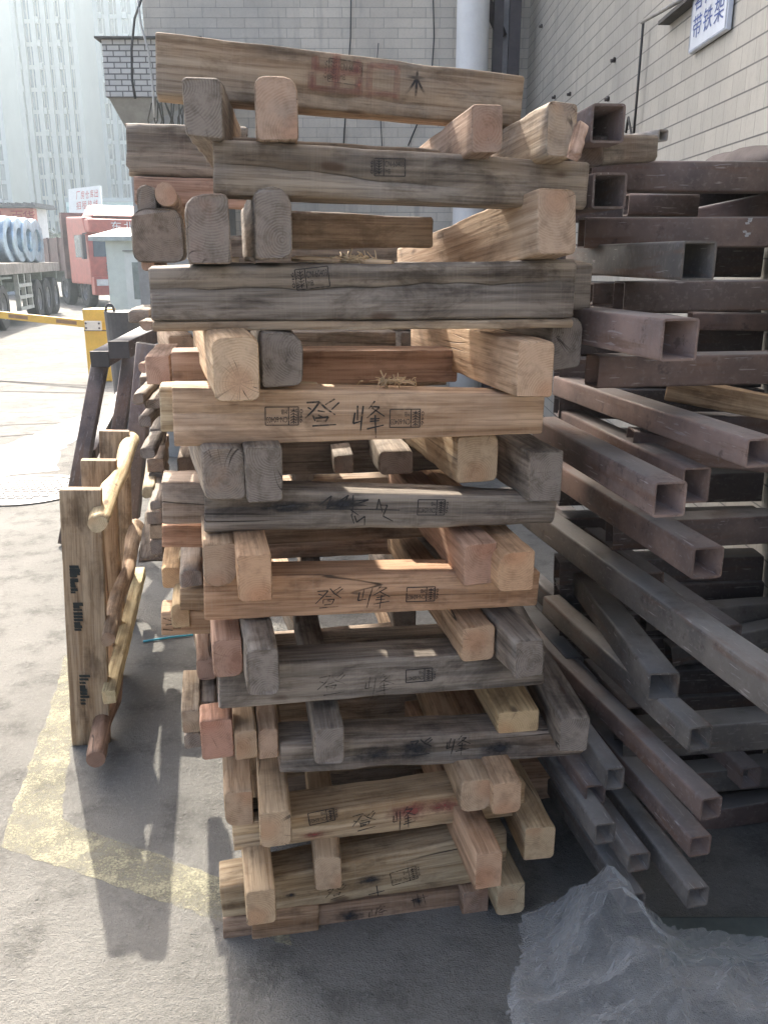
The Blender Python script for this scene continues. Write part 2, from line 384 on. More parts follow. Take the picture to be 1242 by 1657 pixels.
def cross(label, bx, v, vpx=310, L=0.75, name='cross_timber', pitch=0.0, **k):
    """a timber lying front to back: bx = end face (x0, x1, y0, y1) on plane v; vpx = where its direction meets the horizon"""
    x0, x1, y0, y1 = bx; xm, ym = (x0 + x1) / 2, (y0 + y1) / 2
    u, zt = onv(xm, y0, v); _, zb = onv(xm, y1, v); ul = onv(x0, ym, v)[0]; ur = onv(x1, ym, v)[0]
    az = math.atan((vpx - 621) / (F_PX / cp))
    pA = S((ul + ur) / 2, v, (zt + zb) / 2); d = Vector((math.sin(az), math.cos(az), pitch))
    o = timber(name, pA, pA + d * L, ur - ul, zt - zb, **k)
    tag(o, label, 'timber'); return o

# ------------------------------------------------------------------ marks on timber
TXT = {}
def text_mesh(s, font_scale=1.0):
    """list of polygons (in a unit-height box) for a string set in the built-in lettering"""
    if s in TXT: return TXT[s]
    cu = bpy.data.curves.new('lettering', 'FONT'); cu.body = s; cu.size = 1.0; cu.align_x = 'LEFT'
    o = bpy.data.objects.new('lettering', cu); COL.objects.link(o)
    dg = bpy.context.evaluated_depsgraph_get(); me = bpy.data.meshes.new_from_object(o.evaluated_get(dg))
    vs = [v.co.copy() for v in me.vertices]; fs = [tuple(p.vertices) for p in me.polygons]
    bpy.data.objects.remove(o); bpy.data.curves.remove(cu); bpy.data.meshes.remove(me)
    if vs:
        x0 = min(v.x for v in vs); x1 = max(v.x for v in vs); y0 = min(v.y for v in vs); y1 = max(v.y for v in vs)
        vs = [((v.x - x0) / max(x1 - x0, 1e-6), (v.y - y0) / max(y1 - y0, 1e-6)) for v in vs]
    TXT[s] = (vs, fs); return TXT[s]
class Plane2:
    """2-D drawing on a plane: origin o, unit axes ex, ey, lifted by n"""
    def __init__(s, o, ex, ey, n): s.o, s.ex, s.ey, s.nv = o, ex, ey, n; s.bm = bmesh.new(); s.k = 0
    def p(s, x, y): return s.o + s.ex * x + s.ey * y + s.nv * (0.00006 * (s.k % 12))
    def poly(s, pts):
        s.k += 1
        try: s.bm.faces.new([s.bm.verts.new(s.p(*q)) for q in pts])
        except ValueError: pass
    def bar(s, a, b, wd, wd2=None):
        a = Vector(a); b = Vector(b); d = (b - a)
        if d.length < 1e-6: return
        q = Vector((-d.y, d.x)).normalized(); w2 = wd if wd2 is None else wd2
        s.poly([a + q * wd / 2, a - q * wd / 2, b - q * w2 / 2, b + q * w2 / 2])
    def text(s, st, x, y, w_, h_, rot=0):
        vs, fs = text_mesh(st); s.k += 1
        def tr(q):
            X, Y = q
            if rot == 90: X, Y = 1 - Y, X       # reads upwards
            return s.p(x + X * w_, y + Y * h_)
        bv = [s.bm.verts.new(tr(q)) for q in vs]
        for f in fs:
            try: s.bm.faces.new([bv[i] for i in f])
            except ValueError: pass
DENG = [[(.06,.88),(.44,.92),(.30,.66),(.0,.34)], [(.10,.72),(.24,.62)], [(.50,.90),(.66,.68),(1.0,.46)], [(.92,.99),(.66,.80)], [(1.0,.88),(.80,.66)],
        [(.36,.58),(.62,.55)], [(.30,.44),(.36,.22)], [(.30,.43),(.72,.44),(.64,.24)], [(.36,.25),(.64,.26)], [(.42,.36),(.58,.34)], [(.22,.06),(.96,.09)]]
FENG = [[(.05,.70),(.03,.36),(.28,.42)], [(.17,.86),(.17,.42)], [(.36,.84),(.33,.45),(.28,-.04)], [(.64,.96),(.50,.72)], [(.60,.86),(.84,.84),(.48,.52)], [(.60,.74),(1.0,.50)],
        [(.54,.46),(.86,.48)], [(.54,.32),(.84,.35)], [(.46,.18),(.98,.24)], [(.70,.56),(.71,-.04)]]
SCRIB = [[(.0,.55),(.14,.85),(.06,.5),(.2,.6),(.3,.9),(.25,.45)], [(.0,.52),(1.0,.5)], [(.3,.75),(.6,.78),(.42,.62),(.62,.6)], [(.42,.95),(.40,.3)], [(.34,.3),(.36,.02)], [(.45,.3),(.50,.08),(.56,.3),(.58,.02)], [(.64,.46),(.72,.8),(.74,.35)], [(.76,.6),(.86,.62),(.82,.3),(.88,.12)], [(.38,.5),(.5,.28)]]
GR = random.Random(77)
def stroke_glyph(P, glyph, x, y, w_, h_, th, slant=0.0):
    for st in glyph:
        dx, dy = GR.gauss(0, .022), GR.gauss(0, .022)
        pts = [(x + (a + dx + GR.gauss(0, .018) + slant * b) * w_, y + (b + dy + GR.gauss(0, .018)) * h_) for a, b in st]
        for i, (a, b) in enumerate(zip(pts, pts[1:])):
            P.bar(a, b, th * (1.0 if i else 0.85), th * (0.55 if i == len(pts) - 2 else 1.0))
def mark_plane(beam, px, py, ang=0.0, lift=0.0026):
    v = FRONT[beam.name]; u, z = onv(px, py, v)
    sl = (MW[beam.name].to_3x3() @ Vector((1, 0, 0)))
    ex = sl.normalized(); ey = V.cross(ex) * -1
    ey = ex.cross(V) * 1.0
    if ey.z < 0: ey = -ey
    if ang:
        q = Quaternion(V, -ang); ex = q @ ex; ey = q @ ey
    return Plane2(S(u, v, z) - V * lift, ex, ey, -V)
def px_len(beam, px, py, n):
    v = FRONT[beam.name]; return abs(onv(px + n, py, v)[0] - onv(px, py, v)[0])
def handwriting(beam, glyph, bx, th=3.0, mat=None, slant=0.0, ang=0.0, name='handwritten_character'):
    x0, x1, y0, y1 = bx; P = mark_plane(beam, (x0 + x1) / 2, (y0 + y1) / 2, ang)
    k = px_len(beam, x0, y0, 1); W_, H_ = (x1 - x0) * k, (y1 - y0) * k
    stroke_glyph(P, glyph, -W_ / 2, -H_ / 2, W_, H_, th * k, slant)
    return world_child(name, P.bm, mat or INK, beam)
def stamp(beam, bx, flip=True, ang=0.0, mat=None):
    """fumigation stamp: box, emblem column, country code; most timbers lie upside down"""
    x0, x1, y0, y1 = bx; P = mark_plane(beam, (x0 + x1) / 2, (y0 + y1) / 2, ang + (math.pi if flip else 0))
    k = px_len(beam, x0, y0, 1); a, b = (x1 - x0) * k / 2, (y1 - y0) * k / 2; t = 1.5 * k
    for p, q in (((-a, -b), (a, -b)), ((a, -b), (a, b)), ((a, b), (-a, b)), ((-a, b), (-a, -b))): P.bar(p, q, t)
    xd = -a + 2 * a * 0.30; P.bar((xd, -b), (xd, b), t)
    P.text('CN-60403', xd + 0.07 * a, b * 0.08, a - xd - 0.14 * a, b * 0.62)
    P.text('MB', xd + 0.10 * a, -b * 0.72, a * 0.34, b * 0.52)
    xc = (-a + xd) / 2; hw = (xd + a) / 2 * 0.62                 # ear-of-wheat emblem
    P.bar((xc, -b * 0.85), (xc, b * 0.88), t * 0.9)
    for i in range(5):
        yy = -b * 0.6 + i * b * 0.3
        P.bar((xc, yy), (xc - hw, yy + b * 0.2), t * 0.8); P.bar((xc, yy), (xc + hw, yy + b * 0.2), t * 0.8)
    P.bar((xc - hw, -b * 0.66), (xc + hw, -b * 0.66), t * 0.8)
    P.text('IPPC', -a + 0.04 * a, -b * 0.8, hw * 0.55, b * 1.6, rot=90)
    P.text('046', -a - 0.26 * a, -b * 0.75, 0.18 * a, b * 1.5, rot=90)
    return world_child('stamp', P.bm, mat or STAMP, beam)
def smudge(beam, bx, mat, name='paint_mark', seed=1):
    x0, x1, y0, y1 = bx; P = mark_plane(beam, (x0 + x1) / 2, (y0 + y1) / 2, 0, 0.0013)
    k = px_len(beam, x0, y0, 1); a, b = (x1 - x0) * k / 2, (y1 - y0) * k / 2; r = random.Random(seed)
    P.poly([(a * math.cos(t) * r.uniform(.8, 1.05), b * math.sin(t) * r.uniform(.8, 1.05)) for t in [i * math.tau / 22 for i in range(22)]])
    return world_child(name, P.bm, mat, beam)

# ================================================================== THE SETTING
def make_ground():
    t = NT('worn_concrete'); v = t.coords(rnd=False)
    n = t.noise(v, 0.7, 6, 0.6); n2 = t.noise(v, 6, 6, 0.65); n3 = t.noise(v, 60, 4, 0.7); n4 = t.noise(v, 260, 2, 0.6)
    c = t.mix(t.ramp(n, 0.3, 0.7), (0.165, 0.160, 0.146), (0.245, 0.238, 0.218))
    c = t.mix(t.math('MULTIPLY', t.ramp(n2, 0.46, 0.68), 0.60), c, (0.075, 0.072, 0.066))
    c = t.mix(t.math('MULTIPLY', t.ramp(n3, 0.48, 0.72), 0.55), c, (0.27, 0.262, 0.242))
    c = t.mix(t.math('MULTIPLY', t.ramp(n4, 0.54, 0.72), 0.55), c, (0.095, 0.093, 0.088))
    # pits and grit
    vo = t.new('ShaderNodeTexVoronoi'); t.link(v, vo.inputs['Vector']); vo.inputs['Scale'].default_value = 34
    pit = t.math('MULTIPLY', t.math('SUBTRACT', 1.0, t.ramp(t.math('ADD', vo.outputs['Distance'], t.math('MULTIPLY', n3, 0.25)), 0.16, 0.26)), t.ramp(n2, 0.50, 0.62))
    c = t.mix(t.math('MULTIPLY', pit, 0.7), c, (0.10, 0.097, 0.092))
    # hairline cracks
    cr = t.math('ABSOLUTE', t.math('SUBTRACT', t.noise(v, 0.9, 5, 0.6, 0.8), 0.5))
    ck = t.math('MULTIPLY', t.math('SUBTRACT', 1.0, t.ramp(cr, 0.0008, 0.003)), t.ramp(n, 0.45, 0.6))
    c = t.mix(t.math('MULTIPLY', ck, 0.12), c, (0.07, 0.066, 0.06))
    t.link(c, t.b.inputs['Base Color']); t.link(t.math('SUBTRACT', 0.9, t.math('MULTIPLY', n2, 0.25)), t.b.inputs['Roughness']); t.b.inputs['Specular IOR Level'].default_value = 0.12
    t.bump(t.math('SUBTRACT', t.math('ADD', t.math('MULTIPLY', n3, 0.6), t.math('ADD', t.math('MULTIPLY', n4, 0.4), t.math('MULTIPLY', n2, 0.8))), pit), 0.8, 0.022)
    return t.m
CONC = make_ground()
bm = bmesh.new(); box(bm, -420, 420, -60, 620, -0.3, 0.0)
tag(mesh_obj('ground', bm, CONC), kind='structure')
def flat(name, pts, z, mat, label=None, cat=None, kind='structure'):
    bm = bmesh.new(); c = sum((Vector(p) for p in pts), Vector()) / len(pts)
    bm.faces.new([bm.verts.new((p[0], p[1], z)) for p in pts]); bmesh.ops.recalc_face_normals(bm, faces=list(bm.faces))
    for f in bm.faces:
        if f.normal.z < 0: f.normal_flip()
    o = mesh_obj(name, bm, mat); return tag(o, label, cat, None, kind)
def ragged(pts, step=.03, j=.006, seed=1):
    r_ = random.Random(seed); out = []
    for a, b in zip(pts, pts[1:] + pts[:1]):
        n = max(1, int((b - a).length / step))
        out += [a.lerp(b, i / n) + Vector((r_.uniform(-j, j), r_.uniform(-j, j), 0)) for i in range(n)]
    return out
def worn_paint(name, col, lo, hi):
    t = NT(name); v = t.coords(rnd=False)
    n = t.noise(v, 9, 8, 0.85); n2 = t.noise(v, 150, 4, 0.7)
    t.link(t.mix(t.ramp(n2, 0.35, 0.7), tuple(c * 0.75 for c in col), col), t.b.inputs['Base Color']); t.b.inputs['Roughness'].default_value = 0.8
    t.link(t.ramp(t.math('ADD', t.math('MULTIPLY', n, 0.75), t.math('MULTIPLY', n2, 0.25)), lo, hi), t.b.inputs['Alpha']); t.b.inputs['Specular IOR Level'].default_value = 0.1; return t.m
YPAINT = worn_paint('worn_yellow_paint', (0.37, 0.35, 0.25), 0.34, 0.66); WPAINT_GLARE = worn_paint('white_paint_and_glare', (0.50, 0.495, 0.48), 0.30, 0.50)
G = lambda *a: ground(*a)
flat('painted_line', ragged([G(3, 1372), G(132, 1414), G(243, 1451), G(358, 1493), G(470, 1530), G(470, 1465), G(352, 1420), G(250, 1382), G(128, 1339), G(98, 1325), G(125, 1157), G(150, 1060), G(106, 1060), G(78, 1157), G(20, 1312)]), 0.0012, YPAINT)
flat('wet_glare_patch', ragged([G(-60, 742), G(0, 722), G(62, 700), G(138, 668), G(150, 690), G(118, 716), G(96, 728), G(92, 762), G(20, 768), G(-60, 800)], .1, .03), 0.0012, WPAINT_GLARE)  # white colour standing in for the glare on a wet patch of concrete
JOINT = simple('joint_filler', (0.09, 0.085, 0.08), 0.9)
for nm, a, b, wd in (('ground_joint', (-40, 615), (150, 624), 0.03), ('ground_joint', (-60, 632), (140, 636), 0.025), ('ground_joint', (-40, 690), (160, 682), 0.012), ('ground_joint', (-20, 708), (120, 698), 0.012)):
    p, q = G(*a), G(*b); d = (q - p).normalized(); s = Vector((-d.y, d.x, 0)) * wd
    flat(nm, [p - s, q - s, q + s, p + s], 0.005, JOINT)

# manhole cover
t = NT('cast_iron'); v = t.coords(); n = t.noise(v, 8, 4)
t.link(t.mix(n, (0.16, 0.155, 0.15), (0.30, 0.29, 0.28)), t.b.inputs['Base Color']); t.b.inputs['Roughness'].default_value = 0.6; CAST = t.m
c = G(42, 793); e = empty('manhole_cover', (c.x, c.y, 0.0)); tag(e, 'round cast iron manhole cover set in the sunlit concrete', 'manhole cover')
bm = bmesh.new(); rr = 0.36
bmesh.ops.create_cone(bm, cap_ends=True, segments=48, radius1=rr, radius2=rr, depth=0.012, matrix=Matrix.Translation((0, 0, 0.002)))
for k in range(-5, 6):
    for j in range(-5, 6):
        x, y = k * 0.062 + (j % 2) * 0.03, j * 0.062
        if math.hypot(x, y) < 0.30: box(bm, x - 0.02, x + 0.02, y - 0.02, y + 0.02, 0.008, 0.014)
o = mesh_obj('cover_plate', bm, CAST, e)
bm = bmesh.new(); pts = [(math.cos(i * math.tau / 48), math.sin(i * math.tau / 48)) for i in range(49)]
for (a, b), (a2, b2) in zip(pts, pts[1:]):
    q = [(a * .375, b * .375, .003), (a * .43, b * .43, .003), (a2 * .43, b2 * .43, .003), (a2 * .375, b2 * .375, .003)]
    lo = [bm.verts.new((x, y, 0.010)) for x, y, z in q]; bm.faces.new(lo)
mesh_obj('rim', bm, CAST, e)

# ---- tiled walls
def tile_wall(name, axes, bw, bh, col, mort, msz, dirt, rows=False):
    t = NT(name); tc = t.new('ShaderNodeTexCoord'); sx = t.new('ShaderNodeSeparateXYZ'); t.link(tc.outputs['Object'], sx.inputs[0])
    cb = t.new('ShaderNodeCombineXYZ'); t.link(sx.outputs[axes[0]], cb.inputs[0]); t.link(sx.outputs[2], cb.inputs[1])
    br = t.new('ShaderNodeTexBrick'); t.link(cb.outputs[0], br.inputs['Vector']); br.inputs['Scale'].default_value = 1
    br.inputs['Brick Width'].default_value = bw; br.inputs['Row Height'].default_value = bh; br.inputs['Mortar Size'].default_value = msz; br.inputs['Mortar Smooth'].default_value = 0.3
    br.inputs['Color1'].default_value = (*[c * 0.92 for c in col], 1); br.inputs['Color2'].default_value = (*[min(1, c * 1.06) for c in col], 1); br.inputs['Mortar'].default_value = (*mort, 1)
    bc = br.outputs['Color']
    if rows:                                    # deep bed joints between the courses
        fr = t.math('FRACT', t.math('DIVIDE', sx.outputs[2], bh)); d_ = t.math('ABSOLUTE', t.math('SUBTRACT', t.math('FRACT', t.math('ADD', fr, 0.5)), 0.5))
        bc = t.mix(t.math('SUBTRACT', 1.0, t.ramp(d_, 0.02, 0.055)), bc, (0.10, 0.098, 0.09))
    n = t.noise(tc.outputs['Object'], 0.9, 6, 0.6); n2 = t.noise(t.scaled(tc.outputs['Object'], (9, 9, 1.1)), 1.0, 5, 0.6); n3 = t.noise(tc.outputs['Object'], 55, 4, 0.6)
    c = t.mix(t.math('MULTIPLY', t.ramp(n, 0.42, 0.75), dirt), bc, (0.22, 0.215, 0.20))
    c = t.mix(t.math('MULTIPLY', t.ramp(n2, 0.52, 0.75), dirt), c, (0.20, 0.19, 0.175))
    c = t.mix(t.math('MULTIPLY', t.ramp(n3, 0.45, 0.75), 0.22), c, t.mix(1.0, c, (0.6, 0.58, 0.55), 'MULTIPLY'))
    t.link(c, t.b.inputs['Base Color']); t.b.inputs['Roughness'].default_value = 0.55
    t.bump(t.math('ADD', t.math('MULTIPLY', br.outputs['Fac'], -1.0), t.math('MULTIPLY', n3, 0.15)), 0.6, 0.006); return t.m
WALL_B = tile_wall('pale_wall_tiles', (0,), 0.23, 0.076, (0.68, 0.625, 0.53), (0.40, 0.37, 0.32), 0.0025, 0.42)
WALL_R = tile_wall('rough_wall_tiles', (1,), 0.115, 0.076, (0.42, 0.395, 0.345), (0.27, 0.252, 0.222), 0.0018, 0.55, True)
CONC_W = simple('cement_render', (0.30, 0.30, 0.285), 0.85, var=0.2, scale=4, bump=0.3)
WY = 8.0; WX = 1.20
bm = bmesh.new(); box(bm, at(234, 60, WY).x, WX + 0.3, WY, WY + 0.3, 0, 11.0)
o = mesh_obj('tiled_wall', bm, WALL_B); tag(o, 'pale tiled building wall behind the top of the timber stack', 'wall')
bm = bmesh.new(); box(bm, WX, WX + 0.3, -1.5, WY - 0.002, 0, 7.0)
o = mesh_obj('tiled_wall', bm, WALL_R); tag(o, 'rough grey tiled side wall that carries the blue and white notice board', 'wall')
# moisture seam pipe and bracket high on the side wall
def onx(px, py, x):
    r = ray(px, py); t_ = x / r.x; return Vector((x, r.y * t_, H + r.z * t_))
e = empty('wall_bracket', onx(1040, 40, WX - 0.10)); tag(e, 'narrow metal shelf bracket fixed high on the side wall left of the notice board', 'bracket')
bm = bmesh.new(); a, b = onx(1037, 36, WX - 0.12), onx(1112, -6, WX - 0.12)
tube_path(bm, [a, b], 0.008, 8); world_child('rail', bm, simple('dull_rail', (0.24, 0.235, 0.22), 0.6), e)
bm = bmesh.new(); box(bm, WX - 0.05, WX - 0.002, b.y, a.y, min(a.z, b.z) + 0.045, min(a.z, b.z) + 0.06); world_child('shelf', bm, simple('dark_shelf', (0.07, 0.065, 0.06), 0.7), e)
bm = bmesh.new(); p = onx(1040, 36, WX - 0.03); tube_path(bm, [p, p + Vector((0, 0.02, -0.5)), onx(1016, 190, WX - 0.02), onx(1012, 215, WX - 0.02)], 0.006, 6)
tag(mesh_obj('cable', bm, simple('black_cable', (0.03, 0.03, 0.03), 0.5)), 'thin black cable hanging down the side wall from the bracket', 'cable')
for i, (x, y) in enumerate(((877, 42), (923, 152), (898, 157), (995, 97), (985, 160))):
    p = onx(x, y, WX); bm = bmesh.new()
    tube_path(bm, [p + Vector((0.002, 0, 0)), p - Vector((0.025, 0, 0.005))], 0.009, 7); bmesh.ops.create_cone(bm, cap_ends=True, segments=8, radius1=0.014, radius2=0.012, depth=0.01, matrix=Matrix.Translation(p - Vector((0.006, 0, 0))) @ Matrix.Rotation(R(90), 4, 'Y'))
    o = mesh_obj('wall_stud', bm, simple('rusty_stud_%d' % i, (0.06, 0.05, 0.045), 0.7))
    tag(o, ['short rusty stud high on the side wall beside the dark steel post', 'rusty stud left of the open tube on top, lower wall row', 'left stud of the pair just above the top timbers', 'rusty stud midway between steel post and hanging cable', 'rusty stud lowest on the wall, above the open tube end'][i], 'stud', 'studs in the side wall')

# notice board on the side wall
c0, c1 = onx(1102, 82, WX - 0.05), onx(1160, 55, WX - 0.05)
zb = (c0.z + c1.z) / 2; wd = c0.y - c1.y; ht = 0.275
e = empty('notice_board', Vector((WX - 0.004, (c0.y + c1.y) / 2, zb))); tag(e, 'white notice board with blue Chinese lettering on the side wall', 'sign')
bm = bmesh.new(); box(bm, WX - 0.024, WX - 0.004, c1.y, c0.y, zb, zb + ht); bevelled(bm, 0.003, 1); world_child('panel', bm, simple('white_sign_face', (0.62, 0.66, 0.72), 0.4, var=0.08), e)
P = Plane2(Vector((WX - 0.0255, c0.y, zb)), Vector((0, -1, 0)), ZV, Vector((-1, 0, 0)))
ch = wd / 3.35
for row, st in ((0, '带铁架'), (1, '客户自')):
    for i, s_ in enumerate(st): P.text(s_, wd * 0.07 + i * (wd * 0.88 / 3) + 0.006, 0.042 + 0.0955 * row, wd * 0.245, 0.078)
world_child('lettering', P.bm, simple('blue_sign_ink', (0.05, 0.10, 0.32), 0.5), e)
P = Plane2(Vector((WX - 0.0254, c0.y, zb)), Vector((0, -1, 0)), ZV, Vector((-1, 0, 0)))
for q, r_ in (((.02, .02), (.98, .02)), ((.98, .02), (.98, .98)), ((.98, .98), (.02, .98)), ((.02, .98), (.02, .02))): P.bar((q[0] * wd, q[1] * ht), (r_[0] * wd, r_[1] * ht), 0.006)
world_child('border', P.bm, simple('grey_sign_edge', (0.30, 0.34, 0.40), 0.5), e)

# downpipe, steel post, canopy, cables on the back wall
PALEPIPE = simple('pale_plastic_pipe', (0.80, 0.80, 0.78), 0.45, var=0.05)
bm = bmesh.new(); x = at(764, 60, 7.6).x; tube_path(bm, [(x, 7.6, z) for z in (0, 1.5, 3, 4.5, 6.5)], 0.127, 28)
for z in (2.2, 4.6): bmesh.ops.create_cone(bm, cap_ends=True, segments=28, radius1=0.138, radius2=0.138, depth=0.10, matrix=Matrix.Translation((x, 7.6, z)))
tag(mesh_obj('downpipe', bm, PALEPIPE), 'thick pale downpipe standing against the back wall', 'pipe')
DARKSTEEL = simple('dark_painted_steel', (0.075, 0.065, 0.068), 0.55, var=0.3)
e = empty('steel_post', Vector((at(815, 60, 7.7).x, 7.7, 0))); tag(e, 'dark twin steel post with slanting brace in the wall corner', 'post')
for a, b in ((797, 812), (822, 840)):
    bm = bmesh.new(); xa, xb = at(a, 60, 7.7).x, at(b, 60, 7.7).x; box(bm, xa, xb, 7.65, 7.75, 0, 6); world_child('upright', bm, DARKSTEEL, e)
bm = bmesh.new(); a, b = at(786, 0, 7.7), at(812, 60, 7.7); d = (b - a).normalized(); tube_path(bm, [a - d * 0.6, b], 0.05, 4); world_child('brace', bm, DARKSTEEL, e)
bm = bmesh.new(); xa, xb = at(812, 60, 7.7).x, at(822, 60, 7.7).x; box(bm, xa, xb, 7.72, 7.745, 0, 6); world_child('web_plate', bm, simple('pale_web', (0.35, 0.34, 0.33), 0.5), e)
TILE_S = tile_wall('small_canopy_tiles', (0,), 0.092, 0.038, (0.56, 0.56, 0.54), (0.16, 0.16, 0.155), 0.005, 0.5)
e = empty('entrance_canopy', Vector((at(230, 157, 6.9).x, 6.9, at(200, 157, 6.9).z))); tag(e, 'tile faced canopy jutting from the left end of the back wall', 'canopy')
pa, pb = at(162, 64, 6.9), at(172, 157, 6.9); xr = at(330, 100, 6.9).x
bm = bmesh.new(); box(bm, pb.x, xr, 6.9, WY - 0.003, pb.z, pa.z); world_child('fascia', bm, TILE_S, e)
bm = bmesh.new(); box(bm, pb.x - 0.04, xr, 6.86, WY - 0.003, pa.z + 0.001, pa.z + 0.014); world_child('capping', bm, simple('dark_capping', (0.09, 0.09, 0.088), 0.8, var=0.4), e)
bm = bmesh.new(); q = at(205, 212, 7.1); 
prof = [(pb.x + 0.01, pb.z - 0.002), (q.x, q.z), (q.x, 0.0), (xr, 0.0), (xr, pb.z - 0.002)]
A_ = [bm.verts.new((x, 6.93 + (0.20 if i in (1, 2) else 0), z)) for i, (x, z) in enumerate(prof)]; B_ = [bm.verts.new((x, WY - 0.004, z)) for x, z in prof]
bm.faces.new(A_); bm.faces.new(list(reversed(B_)))
for i in range(5): bm.faces.new((A_[(i + 1) % 5], A_[i], B_[i], B_[(i + 1) % 5]))
bmesh.ops.recalc_face_normals(bm, faces=list(bm.faces)); world_child('haunch', bm, CONC_W, e)
CABLE = simple('grey_cable', (0.05, 0.05, 0.05), 0.6)
for i, (pts, r_, lab) in enumerate((([(568, -20), (567, 60), (562, 130), (556, 232)], 0.006, 'long dark cable down the back wall at its middle'), ([(700, -20), (702, 60), (696, 150), (660, 236)], 0.006, 'dark cable down the back wall left of the downpipe'),
        ([(612, 70), (608, 120), (615, 180), (618, 240)], 0.004, 'thin cable between the two long cables on the back wall'), ([(232, -10), (218, 30), (213, 80), (214, 130), (219, 160)], 0.009, 'looping cable hanging over the left end of the canopy'),
        ([(222, -10), (228, 40), (240, 80), (247, 140), (250, 190)], 0.008, 'pale cable hanging in front of the canopy near the top timber'))):
    bm = bmesh.new(); yy = WY - 0.03 if i < 3 else 6.75
    tube_path(bm, [at(x, y, yy) for x, y in pts], r_, 6); tag(mesh_obj('cable', bm, CABLE if i != 4 else simple('pale_cable', (0.5, 0.5, 0.48), 0.6)), lab, 'cable', 'cables on the back wall')
# dry stems under the canopy
bm = bmesh.new(); r_ = random.Random(3)
for i in range(16):
    x = r_.uniform(248, 300); a = at(x + r_.uniform(-6, 6), 158 + r_.uniform(0, 10), 6.8); b = at(x + r_.uniform(-12, 12), 222, 6.8)
    tube_path(bm, [a, (a + b) / 2 + Vector((r_.uniform(-.05, .05), 0, 0)), b], 0.005, 5)
tag(mesh_obj('dry_creeper', bm, simple('dry_stem', (0.09, 0.085, 0.07), 0.8)), 'dry leafless creeper stems hanging under the canopy', 'plant')

# ---- towers far beyond the yard
def tower(label, xl, xr, d, top, col, glass, ribs, seed, dep=16):
    rnd = random.Random(seed); a = at(xl, 380, d); b = at(xr, 380, d); w_ = b.x - a.x
    e = empty('apartment_tower', Vector(((a.x + b.x) / 2, d, 0))); tag(e, label, 'tower', 'towers beyond the yard')
    bm = bmesh.new(); box(bm, a.x, b.x, d, d + dep, 0, top); world_child('wall', bm, col, e)
    nb = len(ribs) - 1
    for i in range(nb):
        x0 = a.x + w_ * ribs[i]; x1 = a.x + w_ * ribs[i + 1]; rw = 0.35
        if x1 - x0 < 1.0: continue
        bm = bmesh.new(); box(bm, x0 + rw, x1 - rw, d - 0.10, d - 0.005, 3, top - 1)
        world_child('window_bay', bm, glass, e)
        bm = bmesh.new(); nv = max(2, int((x1 - x0) / 1.5))
        for k in range(1, nv): 
            xx = x0 + rw + (x1 - x0 - 2 * rw) * k / nv; box(bm, xx - 0.09, xx + 0.09, d - 0.22, d - 0.101, 3, top - 1)
        z = 4.0
        while z < top - 2:
            box(bm, x0 + rw, x1 - rw, d - 0.30, d - 0.221, z, z + 0.55); 
            if (i + seed) % 2: box(bm, x0 + rw + 0.1, x0 + (x1 - x0) * 0.55, d - 0.95, d - 0.301, z - 0.1, z + 0.75)
            z += 3.0
        world_child('balcony_frame', bm, col, e)
    for i in range(nb + 1):
        x0 = a.x + w_ * ribs[i]; bm = bmesh.new(); box(bm, x0 - 0.34, x0 + 0.34, d - 0.8, d - 0.002, 0, top + 0.8); world_child('pilaster', bm, col, e)
TW = simple('pale_tower_paint', (0.30, 0.365, 0.385), 0.6, var=0.06, scale=0.3); TW2 = simple('blue_grey_tower_paint', (0.16, 0.235, 0.34), 0.6, var=0.06, scale=0.3); TW3 = simple('cream_tower_paint', (0.36, 0.385, 0.35), 0.6, var=0.06, scale=0.3)
def glass_mat(name, a, b):
    t = NT(name); v = t.coords(); vo = t.new('ShaderNodeTexVoronoi'); t.link(t.scaled(v, (0.7, 0.1, 0.34)), vo.inputs['Vector']); vo.inputs['Scale'].default_value = 1.0
    s = t.new('ShaderNodeSeparateColor'); t.link(vo.outputs['Color'], s.inputs[0]); t.link(t.mix(s.outputs[0], a, b), t.b.inputs['Base Color']); t.b.inputs['Roughness'].default_value = 0.25; return t.m
TG = glass_mat('tower_glass', (0.03, 0.055, 0.08), (0.13, 0.19, 0.22))
tower('leftmost pale tower, cut by the frame edge behind the striped barrier', -120, 27, 150, 78, TW, TG, [0, .2, .4, .6, .8, 1], 1)
tower('tower with a blank blue grey side between two glazed towers', 30, 60, 168, 74, TW2, TG, [0, .5, 1], 2)
tower('cream ribbed tower rising behind the red roadside billboard', 62, 152, 140, 72, TW3, TG, [0, .12, .32, .5, .66, .84, 1], 3)
tower('blue grey slab tower just left of the tiled canopy', 153, 184, 175, 80, TW2, TG, [0, .55, 1], 4)
tower('rightmost pale tower, partly hidden behind the canopy and timber stack', 186, 330, 150, 76, TW, TG, [0, .12, .25, .4, .6, .8, 1], 5)
tower('small far tower glimpsed low between the cream tower and slab tower', 96, 128, 230, 40, TW, TG, [0, .5, 1], 6)
